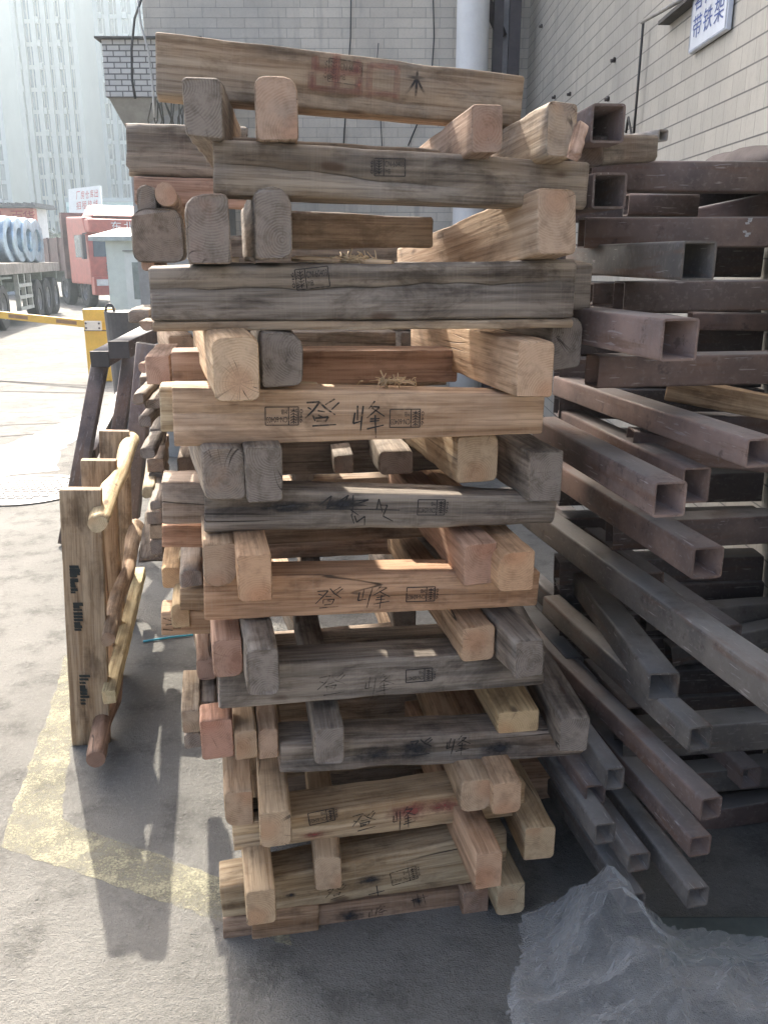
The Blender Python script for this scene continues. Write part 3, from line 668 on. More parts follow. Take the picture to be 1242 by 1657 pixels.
# low glass fronted block and billboard
e = empty('glass_showroom', Vector((at(200, 380, 75).x, 75, 0))); tag(e, 'low glass fronted block behind the red truck cab', 'building')
a, b, z1 = at(108, 340, 75).x, at(300, 340, 75).x, at(190, 322, 75).z
bm = bmesh.new(); box(bm, a, b, 75, 85, 0, z1); world_child('wall', bm, simple('pale_cyan_cladding', (0.45, 0.62, 0.62), 0.4, var=0.06), e)
for i in range(6):
    bm = bmesh.new(); xx = a + (b - a) * (i + .05) / 6; box(bm, xx, xx + (b - a) * .9 / 6, 74.9, 74.995, 0.5, z1 - 0.6); world_child('window', bm, simple('cyan_glass', (0.30, 0.48, 0.50), 0.2, var=0.1), e)
bm = bmesh.new(); box(bm, a, b, 74.8, 74.9, z1 - 0.25, z1 + 0.1); world_child('parapet', bm, TW, e)
e = empty('billboard', Vector((at(138, 380, 62).x, 62, 0))); tag(e, 'white roadside billboard with rows of red characters above the dump truck', 'billboard')
p00, p10, p11, p01 = at(112, 352, 62), at(164, 346, 62), at(162, 300, 62), at(111, 306, 62)
bm = bmesh.new(); fr = [bm.verts.new(p) for p in (p00, p10, p11, p01)]; bk = [bm.verts.new(p + Vector((0, 0.4, 0))) for p in (p00, p10, p11, p01)]
bm.faces.new(fr); bm.faces.new(list(reversed(bk)))
for i in range(4): bm.faces.new((fr[(i + 1) % 4], fr[i], bk[i], bk[(i + 1) % 4]))
bmesh.ops.recalc_face_normals(bm, faces=list(bm.faces)); world_child('panel', bm, simple('white_panel', (0.7, 0.72, 0.72), 0.5, var=0.05), e)
ex = (p10 - p00); ey = (p01 - p00); P = Plane2(p00 - Vector((0, 0.02, 0)), ex, ey, Vector((0, -0.2, 0)))
for row, st in ((0, '招租热线'), (1, '厂房仓库出')): 
    n_ = len(st)
    for i, s_ in enumerate(st): P.text(s_, 0.24 + i * 0.70 / n_, 0.24 + 0.36 * row, 0.70 / n_ * 0.82, 0.28)
world_child('lettering', P.bm, simple('red_sign_paint', (0.50, 0.06, 0.05), 0.5, var=0.1), e)
for x in (118, 158):
    bm = bmesh.new(); q = at(x, 350, 62.2); tube_path(bm, [(q.x, 62.2, 0), (q.x, 62.2, q.z + 0.5)], 0.15, 8); world_child('post', bm, TW, e)
# trees beyond the yard
LEAF = simple('far_leaves', (0.055, 0.085, 0.04), 0.6, var=0.5, scale=2.5); TRUNK = simple('tree_bark', (0.09, 0.07, 0.05), 0.9)
def tree(label, px, d, top_px, rad, seed):
    rnd = random.Random(seed); g = at(px, 420, d); e = empty('street_tree', Vector((g.x, d, 0))); tag(e, label, 'tree', 'trees at the far edge of the yard'); tz = at(px, top_px, d).z
    bm = bmesh.new(); tube_path(bm, [(g.x, d, 0), (g.x + .1, d, tz * .4), (g.x - .1, d, tz * .8)], [0.22, 0.16, 0.06], 8)
    for k in range(5):
        a = k * 1.3; tube_path(bm, [(g.x, d, tz * .45), (g.x + rad * .6 * math.cos(a), d + rad * .6 * math.sin(a), tz * (.62 + .06 * k))], [0.08, 0.03], 5)
    world_child('trunk', bm, TRUNK, e)
    bm = bmesh.new(); cl = [(rnd.uniform(-1, 1) * rad * .75, rnd.uniform(-1, 1) * rad * .6, tz * rnd.uniform(.45, .92), rad * rnd.uniform(.3, .5)) for _ in range(11)]
    for (cx, cy, cz, cr) in cl:
        for _ in range(130):
            q = Vector((rnd.gauss(0, 1), rnd.gauss(0, 1), rnd.gauss(0, .8))).normalized() * cr * rnd.uniform(.5, 1.05); s_ = rnd.uniform(.10, .22)
            c_ = Vector((g.x + cx, d + cy, cz)) + q; e1 = Vector((rnd.gauss(0, 1), rnd.gauss(0, 1), rnd.gauss(0, 1))).normalized(); e2 = e1.cross(Vector((rnd.gauss(0, 1), rnd.gauss(0, 1), rnd.gauss(0, 1)))).normalized()
            bm.faces.new([bm.verts.new(c_ + e1 * s_), bm.verts.new(c_ + e2 * s_ * .6), bm.verts.new(c_ - e1 * s_), bm.verts.new(c_ - e2 * s_ * .6)])
    world_child('crown', bm, LEAF, e)
tree('bushy green tree beyond the dump truck, left one of the pair', 86, 70, 368, 1.9, 1)
tree('smaller rounder green tree just left of the red cab', 118, 66, 382, 1.3, 2)
tree('thin tree between the shop roof and the cream tower', 70, 90, 372, 1.6, 3)

# ================================================================== THE YARD: trucks, barrier, booth
RUBBER = simple('tyre_rubber', (0.035, 0.034, 0.034), 0.85, var=0.3); RIM = simple('wheel_rim', (0.22, 0.22, 0.22), 0.5, var=0.3)
def wheel(root, c, ax, r=0.52, wd=0.3):
    """wheel centred at c with axle direction ax"""
    ax = Vector(ax).normalized(); q = ax.to_track_quat('Z', 'Y').to_matrix().to_4x4(); m = Matrix.Translation(c) @ q
    bm = bmesh.new(); prof = [(r * .58, -wd / 2), (r * .92, -wd / 2), (r, -wd * .36), (r, wd * .36), (r * .92, wd / 2), (r * .58, wd / 2)]
    ring = [[bm.verts.new(m @ Vector((a * math.cos(t_), a * math.sin(t_), z))) for a, z in prof] for t_ in [k * math.tau / 28 for k in range(28)]]
    for k in range(28):
        A_, B_ = ring[k], ring[(k + 1) % 28]
        for i in range(len(prof)): bm.faces.new((A_[i], B_[i], B_[(i + 1) % len(prof)], A_[(i + 1) % len(prof)]))
    bmesh.ops.recalc_face_normals(bm, faces=list(bm.faces))
    w_ = world_child('wheel', bm, RUBBER, root)
    bm = bmesh.new(); prof = [(0.0, wd * .10), (r * .18, wd * .34), (r * .24, wd * .12), (r * .5, wd * .02), (r * .575, wd * .42)]
    for sgn in (1, -1):
        ring = [[bm.verts.new(m @ Vector((a * math.cos(t_), a * math.sin(t_), z * sgn))) for a, z in prof] for t_ in [k * math.tau / 24 for k in range(24)]]
        for k in range(24):
            A_, B_ = ring[k], ring[(k + 1) % 24]
            for i in range(len(prof) - 1):
                try: bm.faces.new((A_[i], B_[i], B_[i + 1], A_[i + 1]))
                except ValueError: pass
    bmesh.ops.recalc_face_normals(bm, faces=list(bm.faces)); MW[w_.name] = MW[root.name]
    world_child('rim', bm, RIM, w_)
def local(o, az):
    """frame at o whose y runs along azimuth az, x to its right"""
    return Matrix.Translation(o) @ Matrix.Rotation(-az, 4, 'Z')
# flatbed trailer with coils
g0 = ground(98, 507); az = R(-10); M0 = local(g0, az)
e = empty('flatbed_trailer', g0, -az); tag(e, 'long flatbed trailer with worn deck carrying bright steel coils', 'trailer')
DECK = simple('worn_deck', (0.24, 0.21, 0.18), 0.8, var=0.4, scale=3); CHASS = simple('grey_green_chassis', (0.15, 0.17, 0.14), 0.7, var=0.3)
bm = bmesh.new(); box(bm, -2.6, 0.0, -13, 0.6, 1.22, 1.46, M0); world_child('deck', bm, DECK, e)
bm = bmesh.new(); box(bm, -2.0, -0.6, -13, 0.4, 0.75, 1.215, M0)
for y in (-9, -6.5, -4.2, -2, 0.2): box(bm, -2.55, -0.05, y, y + 0.12, 1.0, 1.214, M0)
world_child('chassis', bm, CHASS, e)
ax = M0.to_3x3() @ Vector((1, 0, 0))
for y in (-6.3, -2.3, -1.1, 0.1):
    for x in (-0.22, -2.35): wheel(e, M0 @ Vector((x, y, 0.52)), ax)
bm = bmesh.new()
for z in (0.35, 0.62, 0.9): box(bm, -0.12, -0.02, -4.9, -3.4, z, z + 0.08, M0)
for y in (-4.9, -4.2, -3.48): box(bm, -0.13, -0.03, y, y + 0.08, 0.35, 1.2, M0)
world_child('side_guard', bm, simple('pale_guard', (0.34, 0.35, 0.32), 0.6), e)
bm = bmesh.new(); box(bm, -0.5, -0.01, -7.0, -5.6, 1.12, 1.17, M0); world_child('mudguard', bm, CHASS, e)
COIL = simple('galvanised_coil', (0.36, 0.46, 0.54), 0.30, metal=0.75, var=0.3, scale=5)
for i, (px, d) in enumerate(((-16, 22.3), (8, 22.8), (24, 23.3), (39, 23.9), (52, 24.6))):
    c = at(px, 402, d); c.z = 1.47 + 0.56; a_ = (Vector((1.0, 0.08, 0))).normalized(); q = a_.to_track_quat('Z', 'Y').to_matrix().to_4x4(); m = Matrix.Translation(c) @ q
    bm = bmesh.new(); prof = [(.30, -.17), (.54, -.17), (.56, -.14), (.56, .14), (.54, .17), (.30, .17), (.30, .0)]
    ring = [[bm.verts.new(m @ Vector((r_ * math.cos(t_), r_ * math.sin(t_), z))) for r_, z in prof] for t_ in [k * math.tau / 36 for k in range(36)]]
    for k in range(36):
        for j in range(len(prof)): bm.faces.new((ring[k][j], ring[(k + 1) % 36][j], ring[(k + 1) % 36][(j + 1) % len(prof)], ring[k][(j + 1) % len(prof)]))
    bmesh.ops.recalc_face_normals(bm, faces=list(bm.faces))
    tag(mesh_obj('steel_coil', bm, COIL, smooth=False), ['steel coil on the trailer cut by the left frame edge', 'second steel coil from the left frame edge on the trailer', 'middle steel coil on the trailer deck', 'steel coil left of the last coil on the trailer', 'last steel coil, beside the grey crate on the trailer'][i], 'steel coil', 'steel coils on the trailer')
bm = bmesh.new(); a = at(50, 415, 25.0); m = local(Vector((a.x, 25.0, 1.465)), az); 
for k in range(4): box(bm, -0.22 + k * 0.13, -0.12 + k * 0.13, -.5, .5, 0.0, 0.95 - 0.03 * (k % 2), m)
tag(mesh_obj('sheet_steel_bundle', bm, simple('blue_grey_sheet', (0.30, 0.35, 0.38), 0.4, metal=0.4, var=0.2)), 'upright bundle of blue grey steel sheets at the end of the trailer', 'steel bundle')
# shop with red fascia
e = empty('roadside_shop', Vector((at(20, 390, 40).x, 40, 0))); tag(e, 'low shop with red fascia and dark sheet roof behind the steel coils', 'shop')
xa, xb = at(-160, 380, 40).x, at(62, 380, 40).x; zr, zf, zg = at(20, 330, 40).z, at(30, 337, 40).z, at(30, 369, 40).z
bm = bmesh.new(); box(bm, xa, xb, 40, 41.3, 0, zf); world_child('wall', bm, simple('shop_wall', (0.62, 0.63, 0.62), 0.6, var=0.1), e)
bm = bmesh.new(); box(bm, xa - .1, xb + .05, 39.6, 39.998, zg, zf - 0.02); world_child('fascia', bm, simple('faded_red_fascia', (0.58, 0.16, 0.10), 0.5, var=0.2, scale=0.8), e)
bm = bmesh.new(); nR = 40
for k in range(nR):
    x0 = xa - .5 + (xb - xa + .9) * k / nR; x1 = xa - .5 + (xb - xa + .9) * (k + .5) / nR; box(bm, x0, x1, 39.0, 41.5, zf + 0.0, zf + 0.14 + 0.05 * (k % 2))
    box(bm, x1, x1 + (xb - xa + .9) * .5 / nR, 39.0, 41.5, zf + 0.0, zf + 0.10)
world_child('roof', bm, simple('dark_roof_sheet', (0.10, 0.105, 0.11), 0.7, var=0.3), e)
P = Plane2(Vector((xa, 39.58, zg)), Vector((1, 0, 0)), ZV, Vector((0, -1, 0)))
for px, s_ in ((-4, '品'), (28, '百'), (47, '货')): 
    q = at(px, 352, 39.58); P.text(s_, q.x - xa - 0.25, 0.16, 0.52, (zf - zg) * 0.66)
world_child('lettering', P.bm, simple('deep_red_letters', (0.42, 0.03, 0.03), 0.5), e)
for px in (8, 40, 55):
    bm = bmesh.new(); q = at(px, 375, 40); box(bm, q.x - .35, q.x + .35, 39.93, 39.996, zg - 1.3, zg - 0.3); world_child('window', bm, simple('shop_glass', (0.20, 0.22, 0.23), 0.3), e)

# red dump truck
RED = simple('red_truck_paint', (0.42, 0.10, 0.075), 0.4, var=0.15); DKRED = simple('brown_bed_steel', (0.15, 0.095, 0.085), 0.7, var=0.3, scale=2); WSCR = simple('windscreen', (0.07, 0.09, 0.10), 0.15)
g0 = ground(210, 497); az = R(-36); M0 = local(g0, az)
e = empty('dump_truck', g0, -az); tag(e, 'red dump truck with long brown cargo bed facing the gate', 'truck')
bm = bmesh.new()
prof = [(-.1, .75), (-.1, 1.55), (.05, 2.35), (.30, 2.85), (2.05, 2.9), (2.05, .75)]
for sx_ in (0,):
    A_ = [bm.verts.new(M0 @ Vector((-1.22, y, z))) for y, z in prof]; B_ = [bm.verts.new(M0 @ Vector((1.22, y, z))) for y, z in prof]
    bm.faces.new(A_); bm.faces.new(list(reversed(B_)))
    for i in range(6): bm.faces.new((A_[(i + 1) % 6], A_[i], B_[i], B_[(i + 1) % 6]))
bmesh.ops.recalc_face_normals(bm, faces=list(bm.faces)); bevelled(bm, 0.06, 2); world_child('cab', bm, RED, e)
bm = bmesh.new(); qv = [(-1.08, -.085, 1.62), (1.08, -.085, 1.62), (1.02, .05, 2.30), (-1.02, .05, 2.30)]
bm.faces.new([bm.verts.new(M0 @ Vector((x, y - 0.03, z))) for x, y, z in qv]); 
fr = [bm.verts.new(M0 @ Vector((x, y - 0.03, z))) for x, y, z in qv]; bk = [bm.verts.new(M0 @ Vector((x, y + 0.02, z))) for x, y, z in qv]
for i in range(4): bm.faces.new((fr[(i + 1) % 4], fr[i], bk[i], bk[(i + 1) % 4]))
bmesh.ops.recalc_face_normals(bm, faces=list(bm.faces)); world_child('windscreen', bm, WSCR, e)
for s_ in (-1, 1):
    bm = bmesh.new(); x = 1.235 * s_; box(bm, min(x, x - .03 * s_), max(x, x - .03 * s_), .35, 1.25, 1.6, 2.3, M0); world_child('side_window', bm, WSCR, e)
    bm = bmesh.new(); box(bm, s_ * 1.36 - .06, s_ * 1.36 + .06, -.12, .06, 1.55, 2.3, M0); tube_path(bm, [M0 @ Vector((s_ * 1.15, .1, 2.35)), M0 @ Vector((s_ * 1.36, -.03, 2.32))], 0.02, 6); world_child('wing_mirror', bm, DARKSTEEL, e)
    bm = bmesh.new(); box(bm, s_ * .95 - .18, s_ * .95 + .18, -.36, -.305, .72, .92, M0); world_child('headlight', bm, simple('headlamp_glass', (0.6, 0.6, 0.58), 0.2), e)
bm = bmesh.new(); box(bm, -1.2, 1.2, -.30, 0.05, .42, 1.0, M0); bevelled(bm, 0.04, 2); world_child('bumper', bm, RED, e)
bm = bmesh.new()
for k in range(4): box(bm, -.7, .7, -.135, -.06, 1.06 + k * .11, 1.11 + k * .11, M0)
world_child('grille', bm, DARKSTEEL, e)
bm = bmesh.new(); box(bm, -1.2, 1.2, -.22, 0.25, 2.36, 2.78, M0); bevelled(bm, 0.05, 2); vis = world_child('visor_panel', bm, RED, e)
MW[vis.name] = MW[e.name]
P = Plane2(M0 @ Vector((-.5, -.232, 2.43)), M0.to_3x3() @ Vector((1, 0, 0)), ZV, M0.to_3x3() @ Vector((0, -1, 0)))
for i, s_ in enumerate('东北'): P.text(s_, 0.02 + i * .42, 0, .34, .28)
world_child('lettering', P.bm, simple('white_letters', (0.75, 0.75, 0.74), 0.5, var=0.05), vis)
bm = bmesh.new(); prof = [(-.9, .15, 2.88), (.9, .15, 2.88), (.7, .75, 3.25), (-.7, .75, 3.25), (-.9, 1.4, 2.88), (.9, 1.4, 2.88), (.7, 1.3, 3.25), (-.7, 1.3, 3.25)]
vs = [bm.verts.new(M0 @ Vector(p)) for p in prof]
for f in ((0, 1, 2, 3), (5, 4, 7, 6), (1, 5, 6, 2), (4, 0, 3, 7), (3, 2, 6, 7), (4, 5, 1, 0)): bm.faces.new([vs[i] for i in f])
bmesh.ops.recalc_face_normals(bm, faces=list(bm.faces)); bevelled(bm, 0.04, 2); world_child('roof_fairing', bm, RED, e)
bm = bmesh.new(); box(bm, -1.3, 1.3, 2.25, 2.45, 0.9, 3.05, M0); world_child('headboard', bm, DKRED, e)
bm = bmesh.new(); box(bm, -1.28, -1.18, 2.46, 10.5, 1.15, 2.25, M0); box(bm, 1.18, 1.28, 2.46, 10.5, 1.15, 2.25, M0); box(bm, -1.18, 1.18, 2.46, 10.5, 1.15, 1.3, M0); box(bm, -1.18, 1.18, 10.4, 10.5, 1.3, 2.25, M0)
for k in range(7):
    for x in (-1.33, 1.281): box(bm, x, x + .049, 2.9 + k * 1.15, 3.02 + k * 1.15, 1.15, 2.27, M0)
world_child('cargo_bed', bm, DKRED, e)
bm = bmesh.new(); box(bm, -.6, .6, .3, 10.4, .7, 1.14, M0)
for k in range(3): box(bm, -1.25, -1.18, 4.2, 7.2, .5 + k * .2, .58 + k * .2, M0)
world_child('chassis', bm, CHASS, e)
ax = M0.to_3x3() @ Vector((1, 0, 0))
for y in (.75, 2.9, 8.3, 9.6):
    for x in (-1.05, 1.05): wheel(e, M0 @ Vector((x, y, .52)), ax)

# guard booth
g0 = at(206, 420, 20); g0.z = 0; az = R(8); M0 = local(g0, az)
e = empty('guard_booth', g0, -az); tag(e, 'pale green guard booth with grey roof in front of the red truck', 'booth')
zt = at(206, 390, 20).z; BOOTH = simple('pale_green_panel', (0.50, 0.56, 0.52), 0.5, var=0.07)
bm = bmesh.new(); box(bm, -.48, 1.1, 0, 1.5, 0, zt, M0); world_child('cabin', bm, BOOTH, e)
bm = bmesh.new(); lo = [(-.75, -.25), (1.35, -.25), (1.35, 1.75), (-.75, 1.75)]; up = [(-.25, .25), (.85, .25), (.85, 1.25), (-.25, 1.25)]
l = [bm.verts.new(M0 @ Vector((x, y, zt + .004))) for x, y in lo]; m_ = [bm.verts.new(M0 @ Vector((x, y, zt + .10))) for x, y in lo]; u_ = [bm.verts.new(M0 @ Vector((x, y, zt + .28))) for x, y in up]
bm.faces.new(list(reversed(l))); bm.faces.new(u_)
for i in range(4):
    j = (i + 1) % 4; bm.faces.new((l[i], l[j], m_[j], m_[i])); bm.faces.new((m_[i], m_[j], u_[j], u_[i]))
world_child('roof', bm, simple('grey_booth_roof', (0.30, 0.35, 0.35), 0.5), e)
bm = bmesh.new(); box(bm, -.05, .42, -.03, -.002, .15, zt - .25, M0); world_child('door', bm, simple('booth_door', (0.56, 0.60, 0.57), 0.5, var=0.06), e)
bm = bmesh.new(); box(bm, .12, .40, -.045, -.031, .7, zt - .45, M0); world_child('window', bm, simple('booth_glass', (0.16, 0.19, 0.18), 0.25), e)
bm = bmesh.new(); box(bm, -.05, .55, -.10, -.046, zt - .22, zt - .20, M0); world_child('awning_rail', bm, DARKSTEEL, e)

# barrier gate
YEL_P = simple('yellow_gate_paint', (0.62, 0.38, 0.06), 0.45, var=0.12); GREYLID = simple('pale_lid', (0.60, 0.56, 0.50), 0.5, var=0.1)
g0 = ground(163, 617); zt = at(163, 500, g0.y).z; az = R(6); M0 = local(g0, az)
e = empty('barrier_gate', g0, -az); tag(e, 'yellow barrier gate post with its long boom lowered across the entry', 'barrier')
hw = 0.165
bm = bmesh.new(); box(bm, -hw, hw, 0, .32, 0, zt, M0); bevelled(bm, 0.015, 2); world_child('housing', bm, YEL_P, e)
bm = bmesh.new(); box(bm, -hw * .98, hw * .98, -.008, -.0005, zt * .70, zt * .715, M0); world_child('seam', bm, DARKSTEEL, e)
bm = bmesh.new(); box(bm, -.11, .11, -.085, -.045, zt - .27, zt - .15, M0); bevelled(bm, 0.006, 1); cl = world_child('clamp', bm, GREYLID, e); MW[cl.name] = MW[e.name]
for x in (-.09, .09):
    for z in (zt - .24, zt - .18):
        bm = bmesh.new(); p = M0 @ Vector((x, -.088, z)); bmesh.ops.create_cone(bm, cap_ends=True, segments=8, radius1=.014, radius2=.014, depth=.012, matrix=Matrix.Translation(p) @ Matrix.Rotation(R(90), 4, 'X')); world_child('bolt', bm, DARKSTEEL, cl)
pA = M0 @ Vector((.1, -.02, zt - .21)); pB = at(-60, 503, pA.y + 1.2); d = pB - pA
bm = bmesh.new(); hx = [pA, pB]; n_ = 1
def bar(bm, a, b, hw, hh):
    d = (b - a).normalized(); s = Vector((d.y, -d.x, 0)).normalized(); u = s.cross(d); q = []
    for p in (a, b): q.append([bm.verts.new(p + s * i * hw + u * j * hh) for i, j in ((-1, -1), (1, -1), (1, 1), (-1, 1))])
    for i in range(4): bm.faces.new((q[0][i], q[0][(i + 1) % 4], q[1][(i + 1) % 4], q[1][i]))
    bm.faces.new(list(reversed(q[0]))); bm.faces.new(q[1]); bmesh.ops.recalc_face_normals(bm, faces=list(bm.faces))
bar(bm, pA, pB, .022, .048); bo = world_child('boom', bm, YEL_P, e); MW[bo.name] = MW[e.name]
for k in range(3):
    bm = bmesh.new(); bar(bm, pA + d * (.16 + .34 * k), pA + d * (.36 + .34 * k - .06), .0235, .024); world_child('reflective_stripe', bm, simple('dark_red_stripe_%d' % k, (0.22, 0.12, 0.06), 0.5), bo)
# black rubbish drum / cover beside the barrier
g0 = at(205, 500, 8.5); z1 = g0.z; g0.z = 0; BLK = simple('black_plastic', (0.055, 0.05, 0.052), 0.5, var=0.3)
e = empty('black_bin', g0); tag(e, 'dark plastic bin with a wire handle between barrier and timber stack', 'bin')
bm = bmesh.new(); bmesh.ops.create_cone(bm, cap_ends=True, segments=24, radius1=.17, radius2=.21, depth=z1 - .02, matrix=Matrix.Translation((g0.x, g0.y, (z1 - .02) / 2))); world_child('body', bm, BLK, e)
bm = bmesh.new(); tube_path(bm, [Vector((g0.x - .13 + .04 * math.cos(t_), g0.y - .1, z1 - .02 + .07 * math.sin(t_) + .0)) for t_ in [i * math.pi / 10 for i in range(11)]], .012, 8); world_child('handle', bm, BLK, e)

# ================================================================== LEANING FRAMES ON THE LEFT
def tube(name, label, pA, pB, w_, h_=None, wall=0.0045, col=(0.10, 0.06, 0.058), dust=0.8, parent=None, group=None, r=0.007, up=ZV, cap=None):
    """hollow square steel tube from the open end pA to pB"""
    h_ = h_ or w_; L = (pB - pA).length; bm = bmesh.new()
    def loop(x, a, b, rr):
        out = []
        for c, (sy, sz) in enumerate(((-1, -1), (1, -1), (1, 1), (-1, 1))):
            a0 = (math.pi, 1.5 * math.pi, 0, .5 * math.pi)[c]
            for k in range(4):
                t_ = a0 + k * math.pi / 6; out.append(bm.verts.new((x, sy * (a / 2 - rr) + rr * math.cos(t_), sz * (b / 2 - rr) + rr * math.sin(t_))))
        return out
    o0, o1 = loop(0, w_, h_, r), loop(L, w_, h_, r); i0, i1 = loop(0, w_ - 2 * wall, h_ - 2 * wall, max(r - wall, .001)), loop(L, w_ - 2 * wall, h_ - 2 * wall, max(r - wall, .001))
    for k in range(16):
        j = (k + 1) % 16
        bm.faces.new((o0[j], o0[k], o1[k], o1[j])).smooth = True; bm.faces.new((i0[k], i0[j], i1[j], i1[k])).smooth = True
        bm.faces.new((o0[k], o0[j], i0[j], i0[k])); bm.faces.new((o1[j], o1[k], i1[k], i1[j]))
    bmesh.ops.recalc_face_normals(bm, faces=list(bm.faces))
    mw = frame_mw(pA, pB, up); o = mesh_obj(name, bm, STEEL)
    if parent: o.parent = parent; o.matrix_local = MW[parent.name].inverted() @ mw
    else: o.matrix_world = mw
    MW[o.name] = mw; o.color = (*col, dust)
    if label: tag(o, label, 'steel tube', group)
    return o
BR = (0.165, 0.128, 0.114)
# steel rack leaning beside the timber stack
e = empty('steel_rack', ground(215, 850)); tag(e, 'brown square tube steel rack leaning left of the timber stack', 'rack')
def post(pt, pb, d_t, d_b, w_=0.085):
    a, b = at(*pt, d_t), at(*pb, d_b); tube('post', None, a, b, w_, w_ * .8, col=BR, dust=.6, parent=e, up=Vector((0, 1, 0)))
post((164, 580), (108, 880), 4.9, 4.75); post((212, 572), (176, 800), 5.2, 5.05, .08); post((238, 556), (211, 836), 4.3, 4.25, .09)
def rail(p0, p1, d0, d1, w_=.10, nm='rail'):
    a, b = at(*p0, d0), at(*p1, d1); o = tube(nm, None, a, b, w_, w_ * .85, col=BR, dust=1.0, parent=e)
    bm = bmesh.new(); x = (b - a).normalized(); m = frame_mw(a, b); box(bm, -.006, .004, -w_ / 2 * .99, w_ / 2 * .99, -w_ * .42, w_ * .42, m); world_child('end_cap', bm, BLK, o) if False else None
    bm2 = bmesh.new(); box(bm2, -.006, .003, -w_ / 2 * 1.01, w_ / 2 * 1.01, -w_ * .43, w_ * .43); oc = mesh_obj('end_cap', bm2, BLK, o)
    bm.free() if bm.is_valid else None
rail((162, 581), (300, 505), 4.8, 7.0); rail((193, 566), (300, 515), 4.4, 6.4)
a, b = at(124, 855, 4.75), at(205, 700, 6.5); tube('bottom_rail', None, at(146, 736, 4.9), at(196, 640, 6.6), .07, .06, col=BR, parent=e)

# wooden saddle frame standing on edge: three boards, two round poles, square rail, ground pole
b0 = ground(147, 1206); e = empty('wooden_saddle_frame', b0); tag(e, 'wooden frame of upright boards and round poles standing on edge left of the stack', 'wooden frame')
az_ = math.atan((335 - 621) / (F_PX / cp)); D_ = Vector((math.sin(az_), math.cos(az_), 0)); N_ = Vector((D_.y, -D_.x, 0))
for i, (dd, hh, gr) in enumerate(((0.0, 0.90, .12), (0.48, 0.885, .2), (1.05, 0.885, .3))):
    c = b0 + D_ * dd; c.z = 0
    lean = N_ * .050 * hh / .9
    o = timber('board', c + D_ * .022, c + D_ * .022 + lean + ZV * hh, .125, .045, .045, col=(0.39, 0.30, 0.20), grey=gr + .12, parent=e, up=-D_, wane=(.003,) * 4, crack=(.35, .42, 0, .35, .004) if i == 0 else None)
    if i == 0: o['label'] = 'front board with black printed marks down its face'; b_first = o
# the print on the front board
for (y0, y1, x0, x1, s_) in ((915, 962, 112, 130, 5), (975, 1022, 118, 136, 6), (1092, 1142, 128, 146, 8)):
    r_ = random.Random(s_); pl = lambda x, y: (lambda rr: (rr * ((b0.dot(D_) - 0.004) / D_.dot(rr))) + Vector((0, 0, H)))(ray(x, y))
    bm = bmesh.new(); o0 = None
    for k in range(9):
        ya = y0 + (y1 - y0) * k / 9; yb = ya + (y1 - y0) / 9 * r_.uniform(.6, 1.2); xa = x0 + (y0 + k - y0) * .3; xb = x0 + (x1 - x0) * r_.uniform(.45, 1.0)
        bm.faces.new([bm.verts.new(pl(*q) - D_ * .0002 * k) for q in ((xa, ya), (xb, ya), (xb + 1, yb), (xa + 1, yb))])
    world_child('printed_mark', bm, make_ink('board_print_%d' % s_, (0.015, 0.02, 0.018), .22, .42, .95, 120), b_first)
side = N_ * 0.085
def pole(z, dd0, dd1, r_, off, name='round_pole', **k):
    lx = N_ * .055 * z; p = b0 + D_ * dd0 + N_ * off + lx; q = b0 + D_ * dd1 + N_ * off + lx
    mid = (p + q) / 2 + N_ * .012; m1 = p.lerp(q, .28) - N_ * .004; m2 = p.lerp(q, .78) + N_ * .002
    return log_obj(name, [(p.x, p.y, z), (m1.x, m1.y, z + .010), (mid.x, mid.y, z + .002), (m2.x, m2.y, z + .012), (q.x, q.y, z)], r_, parent=e, **k)
pole(.815, -.10, 1.22, (.031, .036), .062, col=(0.66, 0.57, 0.38), grey=.12, lump=.2, bark=False)
pole(.43, -.10, 1.15, (.026, .032), .080, col=(0.40, 0.30, 0.21), grey=.4, lump=.16, bark=False)
pole(.075, -.22, .55, (.030, .034), .045, col=(0.30, 0.20, 0.15), grey=.3, lump=.06, bark=False)
p = b0 + D_ * -.06 + N_ * .085; q = b0 + D_ * 1.15 + N_ * .10
timber('square_rail', Vector((p.x, p.y, .205)), Vector((q.x, q.y, .205)), .045, .05, col=(0.55, 0.47, 0.27), grey=.15, parent=e)
for dd, z in ((.3, .09), (.75, .10)):      # slats between the boards
    c = b0 + D_ * dd + N_ * .02
    timber('slat', Vector((c.x, c.y, .12)), Vector((c.x, c.y, .82)), .09, .035, col=(.36, .25, .165) if dd < .5 else (.36, .27, .17), grey=.25, parent=e, up=-D_)
# blue strap and stones on the ground
bm = bmesh.new(); a, b = ground(232, 1040), ground(345, 1026); tube_path(bm, [a + Vector((0, 0, .006)), (a * .6 + b * .4) + Vector((0, .004, .008)), b + Vector((0, 0, .006))], .005, 6)
tag(mesh_obj('blue_strap', bm, simple('cyan_plastic', (0.05, 0.36, 0.46), 0.4)), 'thin cyan packing strap lying on the concrete beside the stack', 'strap')

